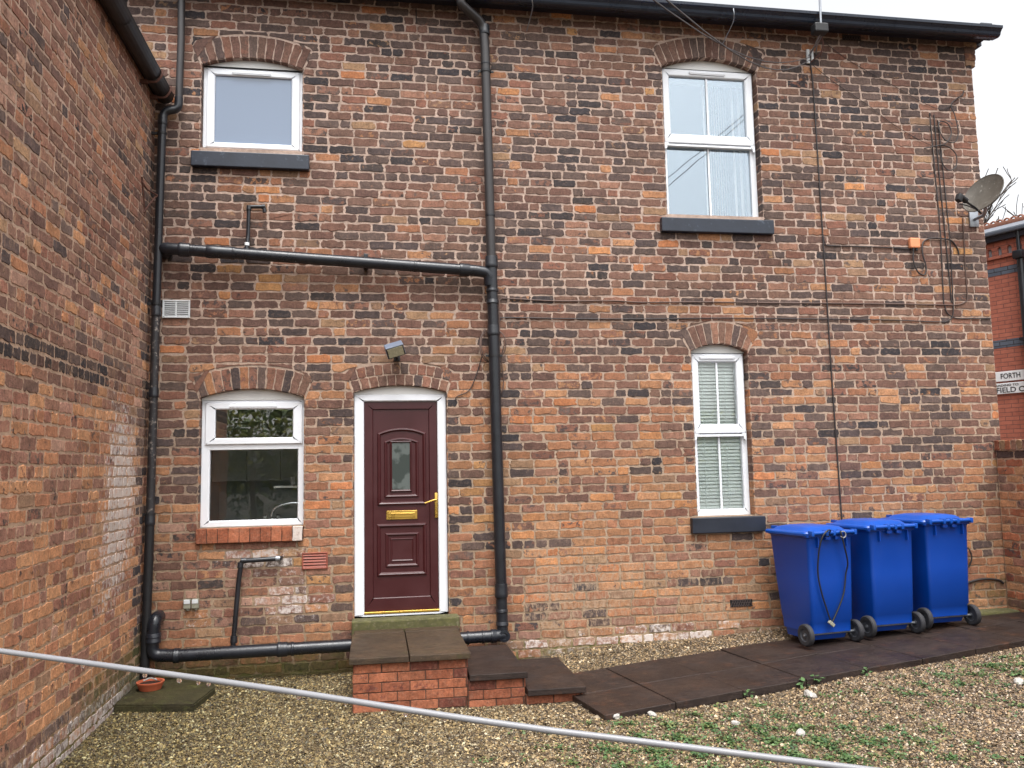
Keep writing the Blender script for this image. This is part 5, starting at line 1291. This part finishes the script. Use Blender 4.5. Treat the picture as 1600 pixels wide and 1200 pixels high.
me = bpy.data.meshes.new('gravel'); me.vertices.add(6 * n); me.vertices.foreach_set('co', V_.reshape(-1).astype(np.float32))
F_ = (np.arange(n)[:, None, None] * 6 + fc[None]).reshape(-1); nf = 4 * n
me.loops.add(3 * nf); me.loops.foreach_set('vertex_index', F_.astype(np.int32)); me.polygons.add(nf); me.polygons.foreach_set('loop_start', np.arange(0, 3 * nf, 3, dtype=np.int32)); me.polygons.foreach_set('loop_total', np.full(nf, 3, dtype=np.int32)); me.update(calc_edges=True)
at = me.attributes.new('bcol', 'FLOAT_COLOR', 'POINT'); c4 = np.ones((6 * n, 4), np.float32); c4[:, :3] = np.repeat(cc, 6, 0); at.data.foreach_set('color', c4.ravel())
mt, t, b = newmat('pebbles'); a_ = N(t, 'Attribute', attribute_name='bcol'); t.links.new(a_.outputs['Color'], b.inputs['Base Color']); b.inputs['Roughness'].default_value = .5; M['pebble'] = mt
me.materials.append(mt); o = bpy.data.objects.new('gravel', me); COL.objects.link(o); tag(o, kind='stuff', label='loose tan and brown gravel covering the yard', cat='gravel')

# ---------------- low weeds in the gravel
pc = [(1.81, -2.1, .25, 26), (2.46, -2.76, .42, 90), (1.81, -2.8, .35, 60), (2.37, -2.3, .3, 40), (2.74, -2.67, .35, 70), (2.87, -2.95, .4, 80), (3.06, -3.1, .35, 60), (4.14, -2.1, .25, 34), (5.3, -1.72, .3, 60), (5.0, -1.8, .25, 40), (4.11, -2.44, .25, 16), (2.06, -2.28, .3, 36), (1.65, -2.85, .4, 40), (3.58, -2.0, .3, 34), (2.59, -3.15, .4, 80), (3.76, -3.4, .3, 20), (2.1, -2.5, .4, 44), (3.0, -2.2, .3, 22), (2.6, -2.1, .3, 20), (4.6, -1.9, .2, 24), (1.3, -2.2, .4, 14), (1.5, -3.2, .5, 40), (3.4, -2.5, .5, 18)]
pc += [(2.3, -2.9, .6, 130), (3.1, -2.85, .5, 90), (1.9, -2.45, .5, 80), (5.1, -1.9, .4, 60), (4.6, -2.6, .6, 40), (2.7, -2.25, .5, 80), (1.2, -2.6, .4, 30), (2.5, -3.2, .7, 160), (3.3, -3.2, .6, 110), (4.4, -1.95, .5, 60), (5.2, -1.95, .5, 70), (1.9, -3.0, .6, 110)]
LP_, LS, LC = [], [], []
gcol = np.array([lin(c) for c in ((58, 88, 46), (72, 100, 56), (50, 78, 42), (84, 108, 64), (70, 90, 44), (98, 102, 58))])
for cx, cy, rr_, num in pc:
    for _ in range(num):
        px_c, py_c = R_.normal(cx, rr_ * .55), R_.normal(cy, rr_ * .4)
        if inside_path(np.array([px_c]), np.array([py_c]))[0] or py_c < -4.2: continue
        k = R_.integers(4, 9); zc = gz(px_c, py_c); px_c += .06 * math.sin(px_c * 23); py_c += .06 * math.sin(py_c * 21 + px_c * 9); base = gcol[R_.integers(0, 6)]
        for _ in range(k):
            a = R_.uniform(0, 6.28); q = abs(R_.normal(0, .034)); LP_.append((px_c + q * math.cos(a), py_c + q * math.sin(a), zc + R_.uniform(.004, .024))); LS.append(R_.uniform(.009, .028)); LC.append(base * R_.uniform(.7, 1.3))
o = leaf_mesh('weeds', np.array(LP_), np.array(LS), np.array(LC), M['leaf'], .5, 5); tag(o, kind='stuff', label='patches of small green weeds growing through the gravel', cat='weeds')
# a few separate seedlings along the slab edge
for i, (wx, wy, sz, lb) in enumerate(((3.52, -1.66, .045, 'small round leaved seedling at the front edge of the path'), (3.36, -1.70, .05, 'taller round leaved seedling at the path edge left of another'), (2.86, -1.80, .034, 'low leafy seedling at the path edge near a white stone'), (4.0, -1.60, .034, 'tiny leafy seedling at the path edge, farthest along to the right'))):
    L_ = 8; a = np.arange(L_) * 2.4; zc = gz(wx, wy)
    P = np.stack([wx + .02 * np.cos(a), wy + .02 * np.sin(a), zc + .02 + .008 * np.arange(L_)], 1)
    o = leaf_mesh('seedling', P, np.full(L_, sz), np.repeat(gcol[[1]], L_, 0) * R_.uniform(.8, 1.2, (L_, 1)), M['leaf'], .5, 30 + i); tag(o, lb, 'plant', 'seedlings along the path edge')

# ---------------- white stones and a twig
for i, (sx, sy, s_, lb) in enumerate(((3.31, -1.93, .05, 'flattish white stone at the front edge of the path'), (1.76, -1.93, .042, 'pale stone at the front left corner of the path'), (2.03, -1.95, .032, 'white pebble by the path edge just right of the corner stone'), (2.52, -2.33, .03, 'small upright white fragment among the weeds'), (2.82, -2.69, .04, 'grey white stone lying in the weed patch'), (4.9, -2.2, .045, 'white stone at the far right on the gravel'))):
    bm = bmesh.new(); bmesh.ops.create_icosphere(bm, subdivisions=2, radius=1); r = random.Random(i)
    for v in bm.verts:
        k = 1 + .22 * math.sin(v.co.x * 3 + i) * math.cos(v.co.y * 4 - i) + r.gauss(0, .06); v.co = Vector((v.co.x * s_ * 1.1 * k, v.co.y * s_ * .8 * k, v.co.z * s_ * .6 * k))
    me = bpy.data.meshes.new('white_stone'); bm.to_mesh(me); bm.free(); me.materials.append(M['stone_white']); o = bpy.data.objects.new('white_stone', me); COL.objects.link(o)
    o.location = (sx, sy, gz(sx, sy) + s_ * .4); o.rotation_euler = (r.uniform(-.3, .3), r.uniform(-.3, .3), r.uniform(0, 6)); tag(o, lb, 'stone', 'white stones on the gravel')
mb = MB(); mb.tube(smooth_path([(1.50, -1.62, gz(1.5, -1.62) + .02), (1.6, -1.55, -.5), (1.72, -1.47, -.485)], 4), [.004] * 9, 6); tag(mb.build('twig', M['bark']), 'thin dry twig on the gravel beside the lowest step', 'twig')
